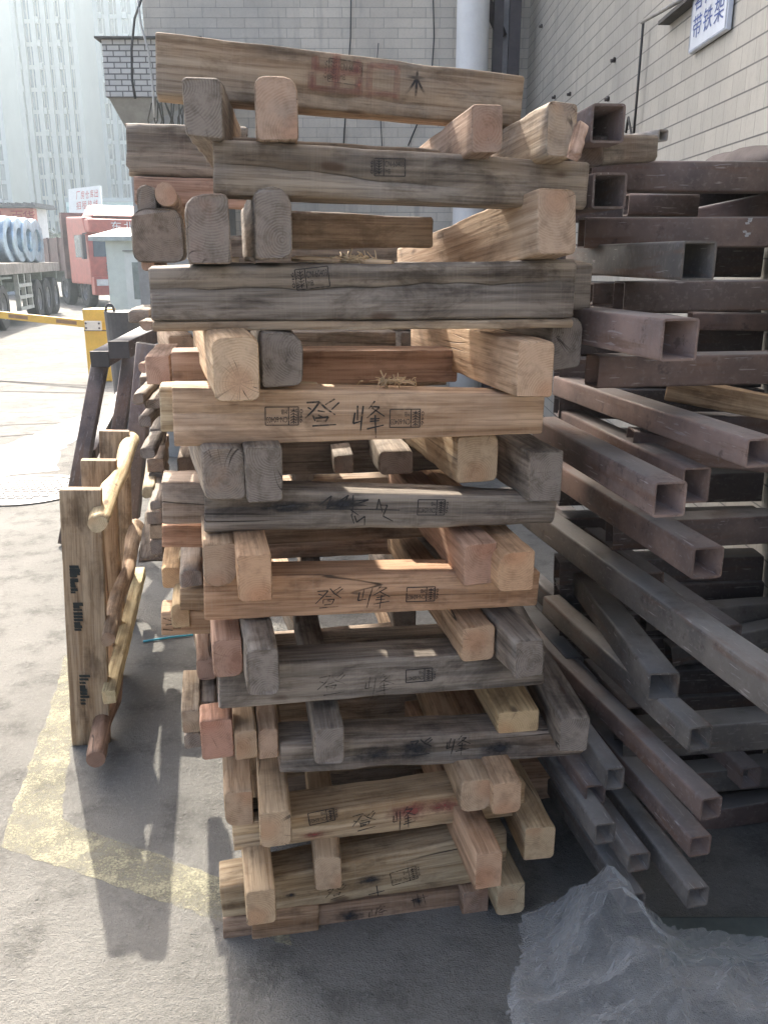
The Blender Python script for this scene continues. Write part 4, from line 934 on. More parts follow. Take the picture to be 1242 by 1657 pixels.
# ================================================================== THE TIMBER STACK
GF, GC = 'long timbers across the front of the stack', 'short timbers lying front to back in the stack'
FB = lambda lab, px, v=0.0, depth=.10, **k: face_beam('wooden_beam', lab, px, v, depth, group=GF, **k)
W0 = (.004,) * 4
B1 = FB('topmost timber beam with faded red characters', (252, 50, 153, 845, 122, 204), .21, .10, col=(.36, .28, .20), grey=.42, wane=(.006,) * 4, amp=.002, crack=(.25, .2, .3, .8, .003))
B2 = FB('second beam from the top, grey with a long split and upright stamp', (346, 222, 316, 951, 262, 337), .0, .10, col=(.34, .275, .20), grey=.52, crack=(.62, .34, 0, .62, .008), wane=(.005, .005, .012, .012))
B3 = FB('dark grey weathered beam with upright stamp and deep lengthwise split', (243, 432, 520, 930, 420, 514), .0, .10, col=(.24, .195, .155), grey=.93, crack=(.60, .66, 0, 1, .009), wane=(.006, .004, .006, .006), fray=.002)
FB('thin pale plank flush under the dark grey split beam', (247, 522, 537, 927, 516, 530), .002, .09, col=(.42, .33, .235), grey=.3, wane=(.003,) * 4)
B4 = FB('clean pale beam with bold characters between two upside-down stamps', (280, 627, 724, 879, 639, 702), .0, .10, col=(.50, .35, .235), grey=.06, crack=(.55, .52, 0, .30, .004), wane=(.003,) * 4, amp=.0007)
B5 = FB('dark mossy beam with scribbled-over writing and upside-down stamp', (331, 790, 867, 898, 808, 850), .0, .10, col=(.24, .185, .135), grey=.62, wane=(.02, .004, .01, .008), crack=(.55, .40, 0, .34, .006), fray=.003)
B6 = FB('clean reddish beam with thin handwriting and upside-down stamp', (330, 935, 1005, 871, 925, 980), .0, .10, col=(.50, .31, .19), grey=.10, wane=(.003,) * 4, amp=.0008)
B7 = FB('grey beam with frayed left end, thin handwriting and small stamp', (355, 1082, 1148, 880, 1052, 1108), .0, .10, col=(.28, .235, .19), grey=.70, fray=.006, amp=.0015)
B8 = FB('long grey beam with black smudges and a split along its face', (453, 1203, 1254, 945, 1180, 1222), .0, .10, col=(.34, .27, .22), grey=.52, crack=(.42, .50, 0, .9, .008), wane=(.003,) * 4)
B9 = FB('pale split beam with handwriting over faded red print', (377, 1335, 1379, 849, 1266, 1318), .0, .10, col=(.47, .35, .215), grey=.10, crack=(.55, .45, 0, .45, .006), wane=(.003,) * 4)
B10 = FB('second beam from the ground, stained, with half worn writing', (358, 1437, 1487, 820, 1346, 1420), .0, .10, col=(.42, .33, .21), grey=.28, wane=(.003,) * 4)
B11 = FB('lowest beam of the stack, brown with blurred dark writing', (361, 1487, 1525, 790, 1432, 1483), .012, .09, col=(.34, .235, .165), grey=.26, wane=(.003,) * 4)
C = lambda lab, bx, v, vpx=310, **k: tag(cross(lab, bx, v, vpx, **k), group=GC)
W1 = (.004, .004, .02, .004); RD = (.022, .022, .018, .018)
# layer under the top beam
C('hazy grey upright-ended timber under the left of the top beam', (297, 361, 124, 223), -.03, 470, col=(.27, .22, .18), grey=.6, L=.62, wane=(.004,) * 4)
C('timber with a round heartwood end under the top beam', (413, 482, 122, 228), -.02, 420, col=(.42, .30, .22), grey=.35, L=.6, wane=(.006, .006, .016, .02))
C('brown square-ended timber under the right of the top beam', (762, 813, 168, 248), -.06, 330, pitch=-.07, col=(.33, .235, .18), grey=.3, L=.62, wane=(.012, .004, .004, .004))
C('split ragged timber beyond the right end of the top beam', (884, 933, 165, 256), -.07, 340, pitch=-.05, col=(.40, .315, .225), grey=.4, L=.6, wane=(.012, .004, .004, .008), fray=.005, crack=(.55, .5, 0, .2, .006))
# layer under the second beam
C('tall rounded-corner grey timber, left of the second gap from the top', (300, 372, 314, 427), -.07, 330, col=(.28, .22, .19), grey=.5, wane=(.003, .003, .022, .003), L=.6)
C('rough rounded timber beside the tall grey one under the second beam', (412, 472, 303, 420), -.05, 340, col=(.29, .24, .20), grey=.55, wane=(.012, .005, .012, .024), fray=.004, L=.7)
C('big pale sunlit timber with chipped side under the second beam', (868, 934, 304, 413), -.06, 150, pitch=-.12, col=(.44, .33, .235), grey=.30, L=.86, wane=(.006, .004, .004, .012), fray=.003)
# layer under the dark grey beam
C('pale pine timber with clear growth rings under the dark grey beam', (344, 420, 545, 650), -.19, 250, col=(.55, .41, .27), grey=.04, wane=(.008, .012, .012, .012), L=.85)
C('grey round-edged timber right beside the ringed pine one', (424, 490, 538, 628), -.04, 330, col=(.22, .195, .175), grey=.85, wane=(.016, .004, .004, .030), L=.7)
C('clean pale timber with a sunlit side under the dark grey beam', (835, 896, 553, 643), -.095, 288, col=(.53, .375, .25), grey=.05, wane=(.004,) * 4, L=.85)
C('grey-brown timber with a knot set back behind the dark beam end', (890, 941, 512, 598), .06, 330, col=(.30, .24, .20), grey=.6, L=.6, wane=(.01, .004, .004, .02))
# layer under the clean pale beam
C('cracked dark timber with sunlit bark side under the clean pale beam', (328, 396, 724, 810), -.05, 205, col=(.33, .255, .19), grey=.55, wane=(.004, .014, .01, .004), L=.8, crack=None)
C('soot-dark timber squeezed beside the cracked one', (397, 457, 722, 815), -.055, 300, col=(.22, .18, .16), grey=.8, L=.8)
C('honey coloured timber with a rounded side under the clean pale beam', (738, 806, 705, 780), .04, 275, col=(.42, .315, .20), grey=.2, wane=(.016, .004, .004, .014), L=.7)
C('grey square timber with scuffed end, right end under the clean beam', (855, 909, 732, 811), -.018, 318, col=(.28, .23, .19), grey=.75, L=.8, fray=.003)
# layer under the mossy beam
C('round-bottomed brown timber under the mossy beam', (329, 383, 880, 950), -.055, 310, col=(.38, .275, .185), grey=.2, wane=(.026, .018, .004, .004), L=.8)
C('long projecting orange-hearted timber under the mossy beam', (385, 440, 897, 974), -.14, 300, col=(.50, .315, .185), grey=.1, wane=(.004, .012, .004, .004), L=.9)
C('reddish square timber left of a pair under the mossy beam', (750, 803, 880, 946), -.06, 322, col=(.42, .26, .18), grey=.15, L=.8)
C('orange timber with cut corner, right of a pair under the mossy beam', (805, 864, 893, 957), -.108, 350, col=(.52, .33, .19), grey=.08, wane=(.004, .006, .024, .006), L=.8)
# layer under the clean reddish beam
C('red-brown rounded timber under the clean reddish beam', (344, 393, 1035, 1096), -.044, 300, col=(.39, .24, .17), grey=.15, wane=(.014, .012, .012, .004), L=.8, fray=.002)
C('dark grey projecting timber with pale chipped edge under the reddish beam', (399, 452, 1050, 1126), -.138, 290, col=(.23, .20, .18), grey=.85, wane=(.014, .006, .012, .008), L=.9, fray=.003)
C('pale orange timber with rounded foot under the reddish beam', (746, 800, 1013, 1070), -.033, 312, col=(.47, .32, .20), grey=.12, wane=(.014, .012, .004, .012), L=.8)
C('grey rough-ended timber at right under the reddish beam', (832, 880, 1037, 1097), -.133, 240, col=(.27, .235, .20), grey=.75, L=.85, fray=.004)
# layer under the frayed grey beam
C('sunlit-topped timber with a red-stained end at the far left', (325, 378, 1165, 1228), .0, 320, col=(.42, .235, .165), grey=.10, L=.085, wane=W0)
C('split brown timber end, left half, beside the red-stained one', (380, 417, 1182, 1229), -.005, 330, col=(.40, .285, .18), grey=.28, L=.7, fray=.003)
C('brown timber end right of the split, under the frayed grey beam', (418, 451, 1180, 1228), -.005, 340, col=(.38, .265, .18), grey=.3, L=.7, fray=.003)
C('grey knotty timber under the frayed beam, standing clear of the others', (509, 557, 1178, 1236), -.078, 380, col=(.28, .225, .19), grey=.6, L=.8, wane=(.01, .006, .004, .004))
C('yellow square timber at right under the frayed beam', (805, 871, 1150, 1186), .0, 394, col=(.50, .37, .20), grey=.06, L=.7)
C('long mossy grey timber jutting out at the right of the stack', (905, 951, 1160, 1216), -.087, 505, col=(.30, .28, .20), grey=.65, L=.95)
# layer under the smudged beam
C('brown timber with cut lower corner at left under the smudged beam', (363, 410, 1281, 1338), -.003, 335, col=(.40, .29, .19), grey=.22, wane=(.006, .014, .008, .004), L=.75)
C('projecting pale-ended timber with a dark knot on its top', (420, 472, 1313, 1371), -.099, 370, col=(.46, .34, .215), grey=.22, wane=(.014, .006, .006, .008), L=.9)
C('rounded tan timber, left of a pair under the smudged beam', (744, 796, 1262, 1313), -.086, 405, col=(.44, .325, .215), grey=.2, wane=(.02, .014, .012, .012), L=.8)
C('timber with curved orange rings, right of a pair under the smudged beam', (797, 843, 1266, 1317), -.115, 400, col=(.47, .32, .20), grey=.18, wane=(.008, .008, .006, .006), L=.8)
# layer under the pale split beam
C('long projecting tan timber low on the left of the stack', (398, 447, 1441, 1497), -.152, 315, col=(.46, .335, .205), grey=.10, wane=(.012, .006, .006, .006), L=.95)
C('pale timber end set in the second lowest gap', (509, 553, 1388, 1440), -.069, 420, col=(.44, .325, .21), grey=.22, wane=(.01, .008, .006, .006), L=.8)
C('long projecting timber with a red-tinted end, low on the right', (768, 812, 1380, 1438), -.183, 325, col=(.48, .31, .195), grey=.06, L=1.0)
C('pale timber with oval rings jutting from the low right', (848, 897, 1338, 1391), -.097, 400, col=(.45, .34, .205), grey=.15, wane=(.012, .006, .006, .012), L=.85)
# bottom layer
C('greenish timber end on the ground at the lower right', (803, 849, 1431, 1480), -.086, 330, col=(.42, .34, .215), grey=.25, wane=(.012, .012, .006, .006), L=.8)
C('dark knotty timber end on the ground left of the greenish one', (748, 790, 1441, 1492), -.02, 330, col=(.32, .215, .15), grey=.35, L=.6)
FB('short rough orange-brown end piece beside the lower left corner', (408, 1477, 1524, 516, 1466, 1513), -.004, .05, col=(.36, .24, .15), grey=.1, wane=W0)
# set back beams and the ends that stick out at the left and right
FB('narrow beam end standing behind the clean pale beam', (259, 626, 700, 520, 626, 700), .115, .09, col=(.46, .38, .25), grey=.25)
FB('shaded beam behind the clean beam with a sunlit upper edge', (278, 570, 622, 740, 566, 618), .34, .11, col=(.36, .24, .18), grey=.25)
C('short pink-faced timber end left of the shaded rear beam', (236, 276, 575, 623), .50, 400, col=(.47, .32, .24), grey=.25, L=.3)
FB('grey beam end with bright sunlit top, left below the clean beam', (262, 779, 849, 420, 779, 849), .16, .11, col=(.36, .28, .22), grey=.42)
FB('orange timber end directly below the grey sunlit-topped one', (262, 851, 886, 420, 851, 886), .26, .08, col=(.50, .28, .17), grey=.06)
C('yellow timber end left of the short round log end', (262, 293, 918, 952), .45, 350, col=(.50, .33, .17), grey=.08, L=.25)
C('dark-faced timber end with sunlit top right of the round log end', (290, 329, 922, 951), .24, 320, col=(.33, .25, .19), grey=.5, L=.3, wane=(.004, .004, .014, .014))
o = log_obj('log', [at((286 + 314) / 2, 904, 2.2), at(297, 886, 2.45)], .018, col=(.45, .34, .19), grey=.05); tag(o, 'short round log end poking out at the left of the stack', 'log')
FB('weathered short beam end above the black-marked timber', (291, 952, 988, 430, 952, 988), .28, .09, col=(.42, .31, .20), grey=.3)
mk = FB('orange timber end with black scribbled marks at the left', (261, 990, 1029, 430, 985, 1022), .32, .08, col=(.46, .30, .18), grey=.08)
C('yellow timber end with cut top beside the black-marked one', (277, 307, 976, 1016), .31, 350, col=(.48, .36, .20), grey=.08, L=.2, wane=(.004, .004, .016, .004))
C('rose-brown timber end in shade left of the red-brown rounded one', (318, 349, 1067, 1101), .30, 330, col=(.38, .25, .18), grey=.3, L=.3, wane=(.008, .01, .006, .004))
C('dark green-grey timber end tucked under the rose-brown one', (320, 352, 1134, 1160), .22, 330, col=(.25, .23, .18), grey=.6, L=.25)
C('grey-tan timber end jutting out farthest at the lower left', (294, 324, 1149, 1186), .16, 335, col=(.37, .30, .21), grey=.35, L=.22)
C('blue-shaded timber end below the one jutting farthest left', (298, 326, 1187, 1211), .175, 335, col=(.33, .28, .23), grey=.5, L=.2)
FB('reddish beam end behind the right of the pale split beam', (780, 1238, 1303, 911, 1231, 1290), .30, .09, col=(.40, .255, .165), grey=.12)
FB('grey end of a rear beam right of the dark split beam', (720, 428, 502, 956, 424, 502), .10, .08, col=(.27, .215, .18), grey=.75)
FB('sunlit edged beam right behind the second beam from the top', (376, 221, 300, 712, 241, 318), .13, .08, col=(.37, .29, .21), grey=.35)
FB('wide brown beam filling the gap under the second beam', (470, 342, 402, 700, 350, 402), .38, .10, col=(.31, .255, .20), grey=.55)
FB('big weathered beam left of the second beam, above the pink one', (205, 197, 281, 400, 203, 292), 1.15, .11, col=(.25, .20, .17), grey=.6, wane=(.02, .01, .01, .02), fray=.006)
FB('pink-tinged beam under the big weathered one at upper left', (217, 284, 330, 400, 291, 338), 1.12, .10, col=(.45, .30, .24), grey=.2)
o = log_obj('log', [at(268, 314, 2.66), at(292, 352, 3.1), at(305, 372, 3.4)], (.034, .04), col=(.46, .34, .26), grey=.15); tag(o, 'round log with a pale cut end at the upper left of the stack', 'log')
C('dark blackened stump end at the upper left, rightward of the sky', (222, 253, 300, 352), 1.0, 420, col=(.10, .09, .085), grey=.7, L=.5, wane=(.014, .014, .02, .02), fray=.008)
C('dark broken timber below the round log at the upper left', (213, 296, 338, 424), .98, 330, col=(.14, .115, .10), grey=.6, L=.5, wane=(.02, .02, .035, .03), fray=.012, amp=.006)
C('small pink-ended timber at the left end of the dark grey beam', (228, 250, 405, 438), 1.0, 380, col=(.42, .29, .22), grey=.2, L=.5)
C('grey timber end with a sunlit top beside the dark bin', (207, 243, 501, 522), .62, 470, col=(.34, .31, .27), grey=.5, L=.25)
C('rounded brown timber end under the grey sunlit-topped one', (225, 256, 520, 536), .50, 440, col=(.36, .29, .23), grey=.3, L=.5, wane=(.016, .012, .004, .004))
C('dark brown stub seen in the gap below the clean pale beam', (540, 572, 737, 768), .38, 450, col=(.26, .20, .165), grey=.5, L=.4)
C('wide dark stub at the right of the gap below the clean pale beam', (614, 668, 730, 768), .30, 420, col=(.22, .175, .14), grey=.5, L=.4)
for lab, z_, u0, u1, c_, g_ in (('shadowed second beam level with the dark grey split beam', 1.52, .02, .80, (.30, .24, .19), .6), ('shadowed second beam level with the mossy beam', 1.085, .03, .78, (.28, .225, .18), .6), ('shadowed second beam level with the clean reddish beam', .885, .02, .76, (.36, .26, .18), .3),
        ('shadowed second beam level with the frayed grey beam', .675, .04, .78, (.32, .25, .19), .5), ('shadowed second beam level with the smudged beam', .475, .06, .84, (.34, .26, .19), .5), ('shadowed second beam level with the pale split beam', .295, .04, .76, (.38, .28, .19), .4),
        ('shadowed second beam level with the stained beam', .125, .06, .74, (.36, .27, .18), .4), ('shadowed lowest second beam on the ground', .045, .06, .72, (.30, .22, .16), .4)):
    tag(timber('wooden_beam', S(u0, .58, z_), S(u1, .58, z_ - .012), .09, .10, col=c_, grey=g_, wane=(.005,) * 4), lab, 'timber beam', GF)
# slats, splinters and debris
def slat(lab, a, b, wd, th, **k): tag(timber('loose_lath', a, b, wd, th, **k), lab, 'lath')
slat('thin slanting slat lying on the dark grey beam', S(.225, .10, 1.597), S(.42, .02, 1.588), .03, .012, col=PALE, grey=.15)
slat('narrow loose slat lying on the reddish beam layer', S(.30, .30, .735), S(.52, .32, .737), .03, .012, col=PINE, grey=.4)
def shavings(lab, c, n, s, seed):
    r_ = random.Random(seed); bm = bmesh.new()
    for _ in range(n):
        p = c + Vector((r_.gauss(0, s), r_.gauss(0, s * .5), abs(r_.gauss(0, s * .22)))); d = Vector((r_.gauss(0, 1), r_.gauss(0, 1), r_.gauss(0, .5))).normalized() * r_.uniform(.006, .022)
        tube_path(bm, [p - d, p + Vector((0, 0, .003)), p + d], r_.uniform(.0008, .0016), 4)
    tag(mesh_obj('wood_shavings', bm, simple('shaving_%d' % seed, (0.60, 0.45, 0.27), 0.8)), lab, 'shavings', kind='stuff')
shavings('fluffy pale wood shavings on the dark grey beam', S(.34, .05, 1.592), 90, .022, 1)
shavings('fine wood shavings on the edge of the clean pale beam', S(.43, .06, 1.34), 60, .02, 2)
for i, (u_, v_, z_, s_, lab) in enumerate(((.03, .03, 1.592, .018, 'pale wood chip on the left end of the dark grey beam'), (.10, .02, 1.592, .014, 'small wood chip right of the left-end chip on the dark beam'), (.135, .06, 1.592, .016, 'curled chip at the foot of the tall grey timber'))):
    bm = bmesh.new(); r_ = random.Random(i); bmesh.ops.create_cube(bm, size=1.0, matrix=Matrix.Translation(S(u_, v_, z_ + s_ * .3)) @ Matrix.Rotation(i, 4, 'Z') @ Matrix.Rotation(.4, 4, 'X') @ Matrix.Diagonal((s_ * 1.6, s_ * .8, s_ * .5, 1)))
    for v in bm.verts: v.co += Vector((r_.uniform(-1, 1), r_.uniform(-1, 1), r_.uniform(-1, 1))) * s_ * .2
    tag(mesh_obj('wood_chip', bm, simple('chip_%d' % i, (0.55, 0.42, 0.28), 0.8)), lab, 'wood chip')

# writing and stamps
for b, bx in ((B4, (492, 545, 646, 692)), ): handwriting(b, DENG, bx, 3.4); 
handwriting(B4, FENG, (568, 622, 648, 702), 3.2)
stamp(B4, (429, 483, 658, 688)); stamp(B4, (630, 679, 662, 691))
handwriting(B6, DENG, (508, 551, 947, 986), 2.0, slant=.08); handwriting(B6, FENG, (578, 630, 944, 984), 2.2, slant=.1); stamp(B6, (657, 703, 949, 973))
handwriting(B7, DENG, (510, 556, 1088, 1126), 2.0, INK_FAINT, .1, R(4)); handwriting(B7, FENG, (586, 634, 1088, 1126), 2.0, INK_FAINT, .1, R(4)); stamp(B7, (656, 699, 1081, 1103), ang=R(1))
handwriting(B8, DENG, (656, 696, 1192, 1224), 2.6, INK, .1, R(3)); handwriting(B8, FENG, (717, 757, 1188, 1222), 2.2, INK, .1, R(3))
smudge(B8, (560, 660, 1196, 1244), SOOT, seed=4); smudge(B8, (625, 715, 1188, 1238), SOOT, seed=5); smudge(B8, (765, 845, 1190, 1232), SOOT, seed=6)
handwriting(B9, DENG, (566, 606, 1312, 1346), 2.0, INK, .12, R(8)); handwriting(B9, FENG, (632, 670, 1304, 1342), 2.0, INK, .12, R(8)); stamp(B9, (499, 541, 1309, 1332), ang=R(5))
smudge(B9, (484, 540, 1342, 1358), RED_SMEAR, seed=7); smudge(B9, (600, 730, 1290, 1334), RED_SMEAR, seed=8); smudge(B9, (680, 755, 1284, 1322), RED_SMEAR, seed=9)
handwriting(B10, DENG, (524, 556, 1432, 1456), 1.8, INK_FAINT, .2, R(10)); handwriting(B10, [[(.5, 1), (.5, 0)], [(0, .45), (1, .4)]], (596, 622, 1430, 1452), 2.2, INK, .0, R(8)); stamp(B10, (632, 674, 1404, 1428), ang=R(8), mat=STAMP_FAINT)
smudge(B10, (560, 630, 1412, 1438), SOOT, seed=10); smudge(B10, (460, 482, 1442, 1454), SOOT, 'knot_stain', 11)
handwriting(B11, FENG, (594, 626, 1462, 1490), 2.4, INK_FAINT, .1, R(6)); smudge(B11, (536, 600, 1464, 1500), SOOT, seed=12); smudge(B11, (664, 690, 1446, 1468), SOOT, seed=13)
handwriting(B11, [[(.0, .6), (1, .7)], [(.1, .9), (.2, 0)], [(.4, 1), (.5, 0)], [(.7, 1), (.8, .1)]], (664, 692, 1444, 1468), 1.8, INK_FAINT, 0, R(6))
handwriting(B5, SCRIB, (520, 645, 796, 850), 2.4, INK, 0, 0, 'scribble'); stamp(B5, (675, 719, 808, 833))
smudge(B5, (500, 600, 800, 830), SOOT, seed=14); smudge(B5, (400, 520, 806, 832), SOOT, seed=15)
stamp(B3, (478, 532, 434, 466), False, R(6), STAMP); stamp(B2, (605, 655, 258, 284), False, R(2), STAMP)
for s_, bx in (('出', (500, 586, 92, 150)), ('口', (594, 644, 108, 158))):
    x0, x1, y0, y1 = bx; P = mark_plane(B1, (x0 + x1) / 2, (y0 + y1) / 2, 0, .0042); k = px_len(B1, x0, y0, 1); [P.text(s_, -(x1 - x0) * k / 2 + ox * k, -(y1 - y0) * k / 2 + oy * k, (x1 - x0) * k, (y1 - y0) * k) for ox in (-2.5, 2.5) for oy in (-2, 2)]; world_child('stencilled_character', P.bm, RED_PAINT, B1)
P = mark_plane(B1, 673, 138); k = px_len(B1, 673, 128, 1); P.text('木', -22 * k, -24 * k, 44 * k, 50 * k); world_child('stencilled_character', P.bm, SOOT, B1)
stamp(B1, (531, 585, 100, 134), False, R(-2), STAMP_FAINT)
handwriting(mk, [[(0, .9), (.4, .7)], [(.1, .5), (.7, .55)], [(.0, .2), (.5, .1)], [(.4, .9), (.8, .75)], [(.5, .3), (.9, .28)]], (264, 296, 996, 1024), 2.2, INK, 0, 0, 'scribble')

# ---- the second stack behind: shorter odd timbers, seen past the left edge and through the gaps
r_ = random.Random(21)
PAL = [(.33, .25, .19), (.40, .29, .20), (.28, .225, .185), (.44, .32, .22), (.24, .19, .16), (.36, .24, .18)]
GB = 'odd timbers of the rear stack'
def rear(lab, a, b, wd, h_, c_, g_): tag(timber('rear_timber', a, b, wd, h_, col=c_, grey=g_, wane=(.006,) * 4, amp=.002, fray=.003), lab, 'timber', GB)
wordz = ['ground', 'second', 'third', 'fourth', 'fifth', 'sixth', 'seventh', 'eighth', 'ninth', 'tenth', 'eleventh', 'twelfth', 'thirteenth', 'fourteenth', 'fifteenth', 'sixteenth', 'seventeenth', 'eighteenth']
for k in range(17):
    z = .05 + .098 * k
    if k % 2 == 0:
        u0 = .04 - .03 * (k % 3) + r_.uniform(-.03, .02)
        rear('rear stack beam running crosswise in its %s layer' % wordz[k], S(u0, 1.12 + r_.uniform(-.03, .03), z), S(.78 + r_.uniform(-.1, .1), 1.10, z + r_.uniform(-.01, .01)), .09, .092, r_.choice(PAL), r_.uniform(.3, .7))
    else:
        for j, uu in enumerate((-.05, .30, .66)):
            us = uu + .04 + r_.uniform(-.04, .05)
            rear('%s rear stack timber lying front to back in its %s layer' % (('leftmost', 'middle', 'rightmost')[j], wordz[k]), S(us, 1.03 + r_.uniform(-.05, .05), z), S(us + r_.uniform(-.08, .05), 1.72, z), .075 + r_.uniform(-.01, .015), .09, r_.choice(PAL), r_.uniform(.3, .75))
for lab, bx, v, vp, c_, g_ in (('small dark stub with pale end between steel rack and stack', (214, 233, 636, 654), .62, 470, (.30, .24, .18), .5), ('flat grey slat end just below the small dark stub', (233, 262, 646, 662), .66, 460, (.36, .29, .24), .5),
        ('purple-grey stub half way down beside the steel rack', (224, 246, 672, 692), .66, 470, (.29, .24, .22), .5), ('dark slanting board with dusty top beside the steel rack', (226, 252, 726, 742), .62, 400, (.30, .27, .25), .7),
        ('olive timber end with a long sunlit top low beside the rack', (230, 251, 789, 806), .74, 300, (.40, .33, .20), .3), ('grey stub just below the olive timber end', (243, 263, 810, 826), .62, 330, (.30, .25, .22), .6), ('pink timber end close under the pink-faced one at left', (224, 240, 588, 604), .6, 450, (.45, .31, .24), .2)):
    C(lab, bx, v, vp, col=c_, grey=g_, L=.5, wane=(.006,) * 4, fray=.003, name='timber_offcut')
for lab, bx, c_, g_ in (('dark stub under the pink-faced end at the rear left edge', (226, 258, 608, 630), (.30, .24, .19), .5), ('thin brown stub above the flat grey slat end', (240, 264, 628, 642), (.36, .27, .20), .3), ('square grey stub beside the purple-grey one', (243, 266, 692, 722), (.30, .26, .22), .6), ('brown stub right of the dusty slanting board', (238, 266, 742, 764), (.34, .25, .18), .4),
        ('shaded stub just above the olive timber end', (240, 265, 765, 787), (.28, .23, .18), .5), ('shaded stub two rows under the olive timber end', (238, 263, 828, 848), (.33, .25, .19), .4), ('tan stub low at the rear left edge, above the lowest', (242, 265, 850, 872), (.40, .30, .20), .3), ('lowest stub of the rear left edge, near the leaning offcut', (243, 264, 874, 898), (.30, .23, .18), .5)):
    C(lab, bx, .88, 330, col=c_, grey=g_, L=.4, name='timber_offcut')
FB('dark far beam glimpsed under the dark grey split beam', (440, 536, 566, 640, 538, 566), .85, .10, col=(.24, .19, .155), grey=.5)
# offcut leaning at the foot
o = timber('bark_offcut', at(246, 905, 3.1) , at(256, 832, 3.25), .10, .05, col=(.26, .235, .20), grey=.75, wane=(.004, .02, .02, .004), fray=.02, amp=.006, up=Vector((0, -1, 0))); tag(o, 'grey bark-edged offcut leaning at the foot of the stack', 'offcut')

# ================================================================== STEEL TUBES ON THE RIGHT
GT, GH = 'open square tubes pointing at the viewer', 'square tubes lying crosswise in the steel pile'
def dist_for(px_size, size): return size * F_PX / px_size
def T(lab, bx, vpx, L=.9, size=.072, c_=BR, dust=.62, pitch=0.0, D=None):
    x0, x1, y0, y1 = bx; s_ = ((x1 - x0) + (y1 - y0)) / 2; D = D or dist_for(s_, size); s_m = s_ * D / F_PX
    pA = ray((x0 + x1) / 2, (y0 + y1) / 2) * D + Vector((0, 0, H)); az = math.atan((vpx - 621) / (F_PX / cp))
    return tube('steel_tube', lab, pA, pA + Vector((math.sin(az), math.cos(az), pitch)) * L, (x1 - x0) * D / F_PX, (y1 - y0) * D / F_PX, col=c_, dust=dust, group=GT)
RU = (.19, .138, .118); GYT = (.15, .140, .126); PK = (.25, .188, .165)
T('open tube end topmost on the steel pile, against the wall', (955, 1011, 170, 229), 490, .9, c_=BR)
T('open tube end just under the topmost long crosswise tube', (957, 1014, 281, 336), 440, .6, c_=BR)
T('dusty open tube with a pale worn rim pointing slightly right', (1101, 1158, 391, 453), 500, .8, c_=GYT)
T('pink-brown open tube with thick rounded rim, upper middle', (1066, 1132, 516, 584), 285, .75, c_=PK, size=.078)
T('long dusty open tube reaching the right frame edge', (1203, 1262, 709, 757), 305, 1.0, c_=PK, size=.068)
T('dusty open tube overlapping a second one, middle of the pile', (1055, 1111, 779, 838), 380, .75, c_=PK)
T('half hidden open tube right behind the overlapping dusty one', (1101, 1149, 756, 815), 380, .8, c_=RU, size=.075)
T('open tube alone below the overlapping pair', (1117, 1171, 884, 938), 350, .85, c_=RU)
T('big dusty tube running off the right frame edge at mid height', (1268, 1330, 1115, 1180), 285, 1.5, c_=GYT, size=.072)
T('blue-grey dusty tube steeply foreshortened beside the big one', (1047, 1098, 1087, 1135), 545, .75, c_=GYT)
T('smaller open tube right of the steep blue-grey one', (1111, 1153, 1173, 1218), 270, .8, c_=GYT, size=.060)
T('open rusty tube end, upper of two slanting neighbours', (1130, 1169, 1288, 1329), 232, 1.1, c_=RU, size=.054)
T('open rusty tube end, lower of two slanting neighbours', (1112, 1151, 1350, 1388), 295, 1.1, c_=RU, size=.054)
T('short looking tube end low beside the timber stack', (1014, 1052, 1378, 1413), 315, 1.1, c_=GYT, size=.054)
T('low open tube end right of the short looking one', (1109, 1147, 1433, 1471), 315, 1.1, c_=GYT, size=.054)
T('lowest left open tube end above the plastic sheet', (1008, 1044, 1443, 1480), 330, 1.1, c_=GYT, size=.054)
T('small tube end half under its neighbour near the ground', (1084, 1115, 1457, 1489), 215, .8, c_=BR, size=.054)
T('tube tucked close to the timber stack below the big dusty tube', (988, 1014, 1183, 1213), 388, .9, c_=BR, size=.060)
T('dark tube close to the reddish timber beam, pointing right', (924, 948, 994, 1032), 330, .6, c_=GYT, size=.060)
T('dark tube between mossy timber end and rusty neighbours', (978, 1010, 1240, 1280), 380, .8, c_=GYT, size=.054)
T('long tube running low along the foot of the timber stack', (960, 996, 1330, 1368), 330, 1.3, c_=GYT, size=.054)
T('dark tube above the one running along the stack foot', (945, 980, 1268, 1304), 345, 1.2, c_=BR, size=.054)
T('dark tube behind the end of the frayed grey beam', (935, 968, 1098, 1134), 340, 1.2, c_=BR, size=.060)
T('dark tube behind the grey rough-ended timber', (912, 944, 1062, 1096), 335, 1.0, c_=GYT, size=.060)
T('shadowed tube between the steep blue-grey tube and the stack', (1012, 1046, 1142, 1178), 360, 1.2, c_=BR, size=.060)
T('shadowed tube behind the lone open tube', (1040, 1074, 925, 962), 360, 1.0, c_=BR, size=.066, D=2.3)
T('shadowed tube under the right side of the lone open tube', (1165, 1200, 1010, 1046), 330, 1.0, c_=BR, size=.060, D=2.3)
T('shadowed tube behind the two slanting neighbours', (1196, 1232, 1240, 1278), 300, 1.0, c_=BR, size=.054, D=2.45)
T('shadowed tube low at the right frame edge', (1190, 1226, 1382, 1420), 300, 1.0, c_=BR, size=.054, D=2.45)
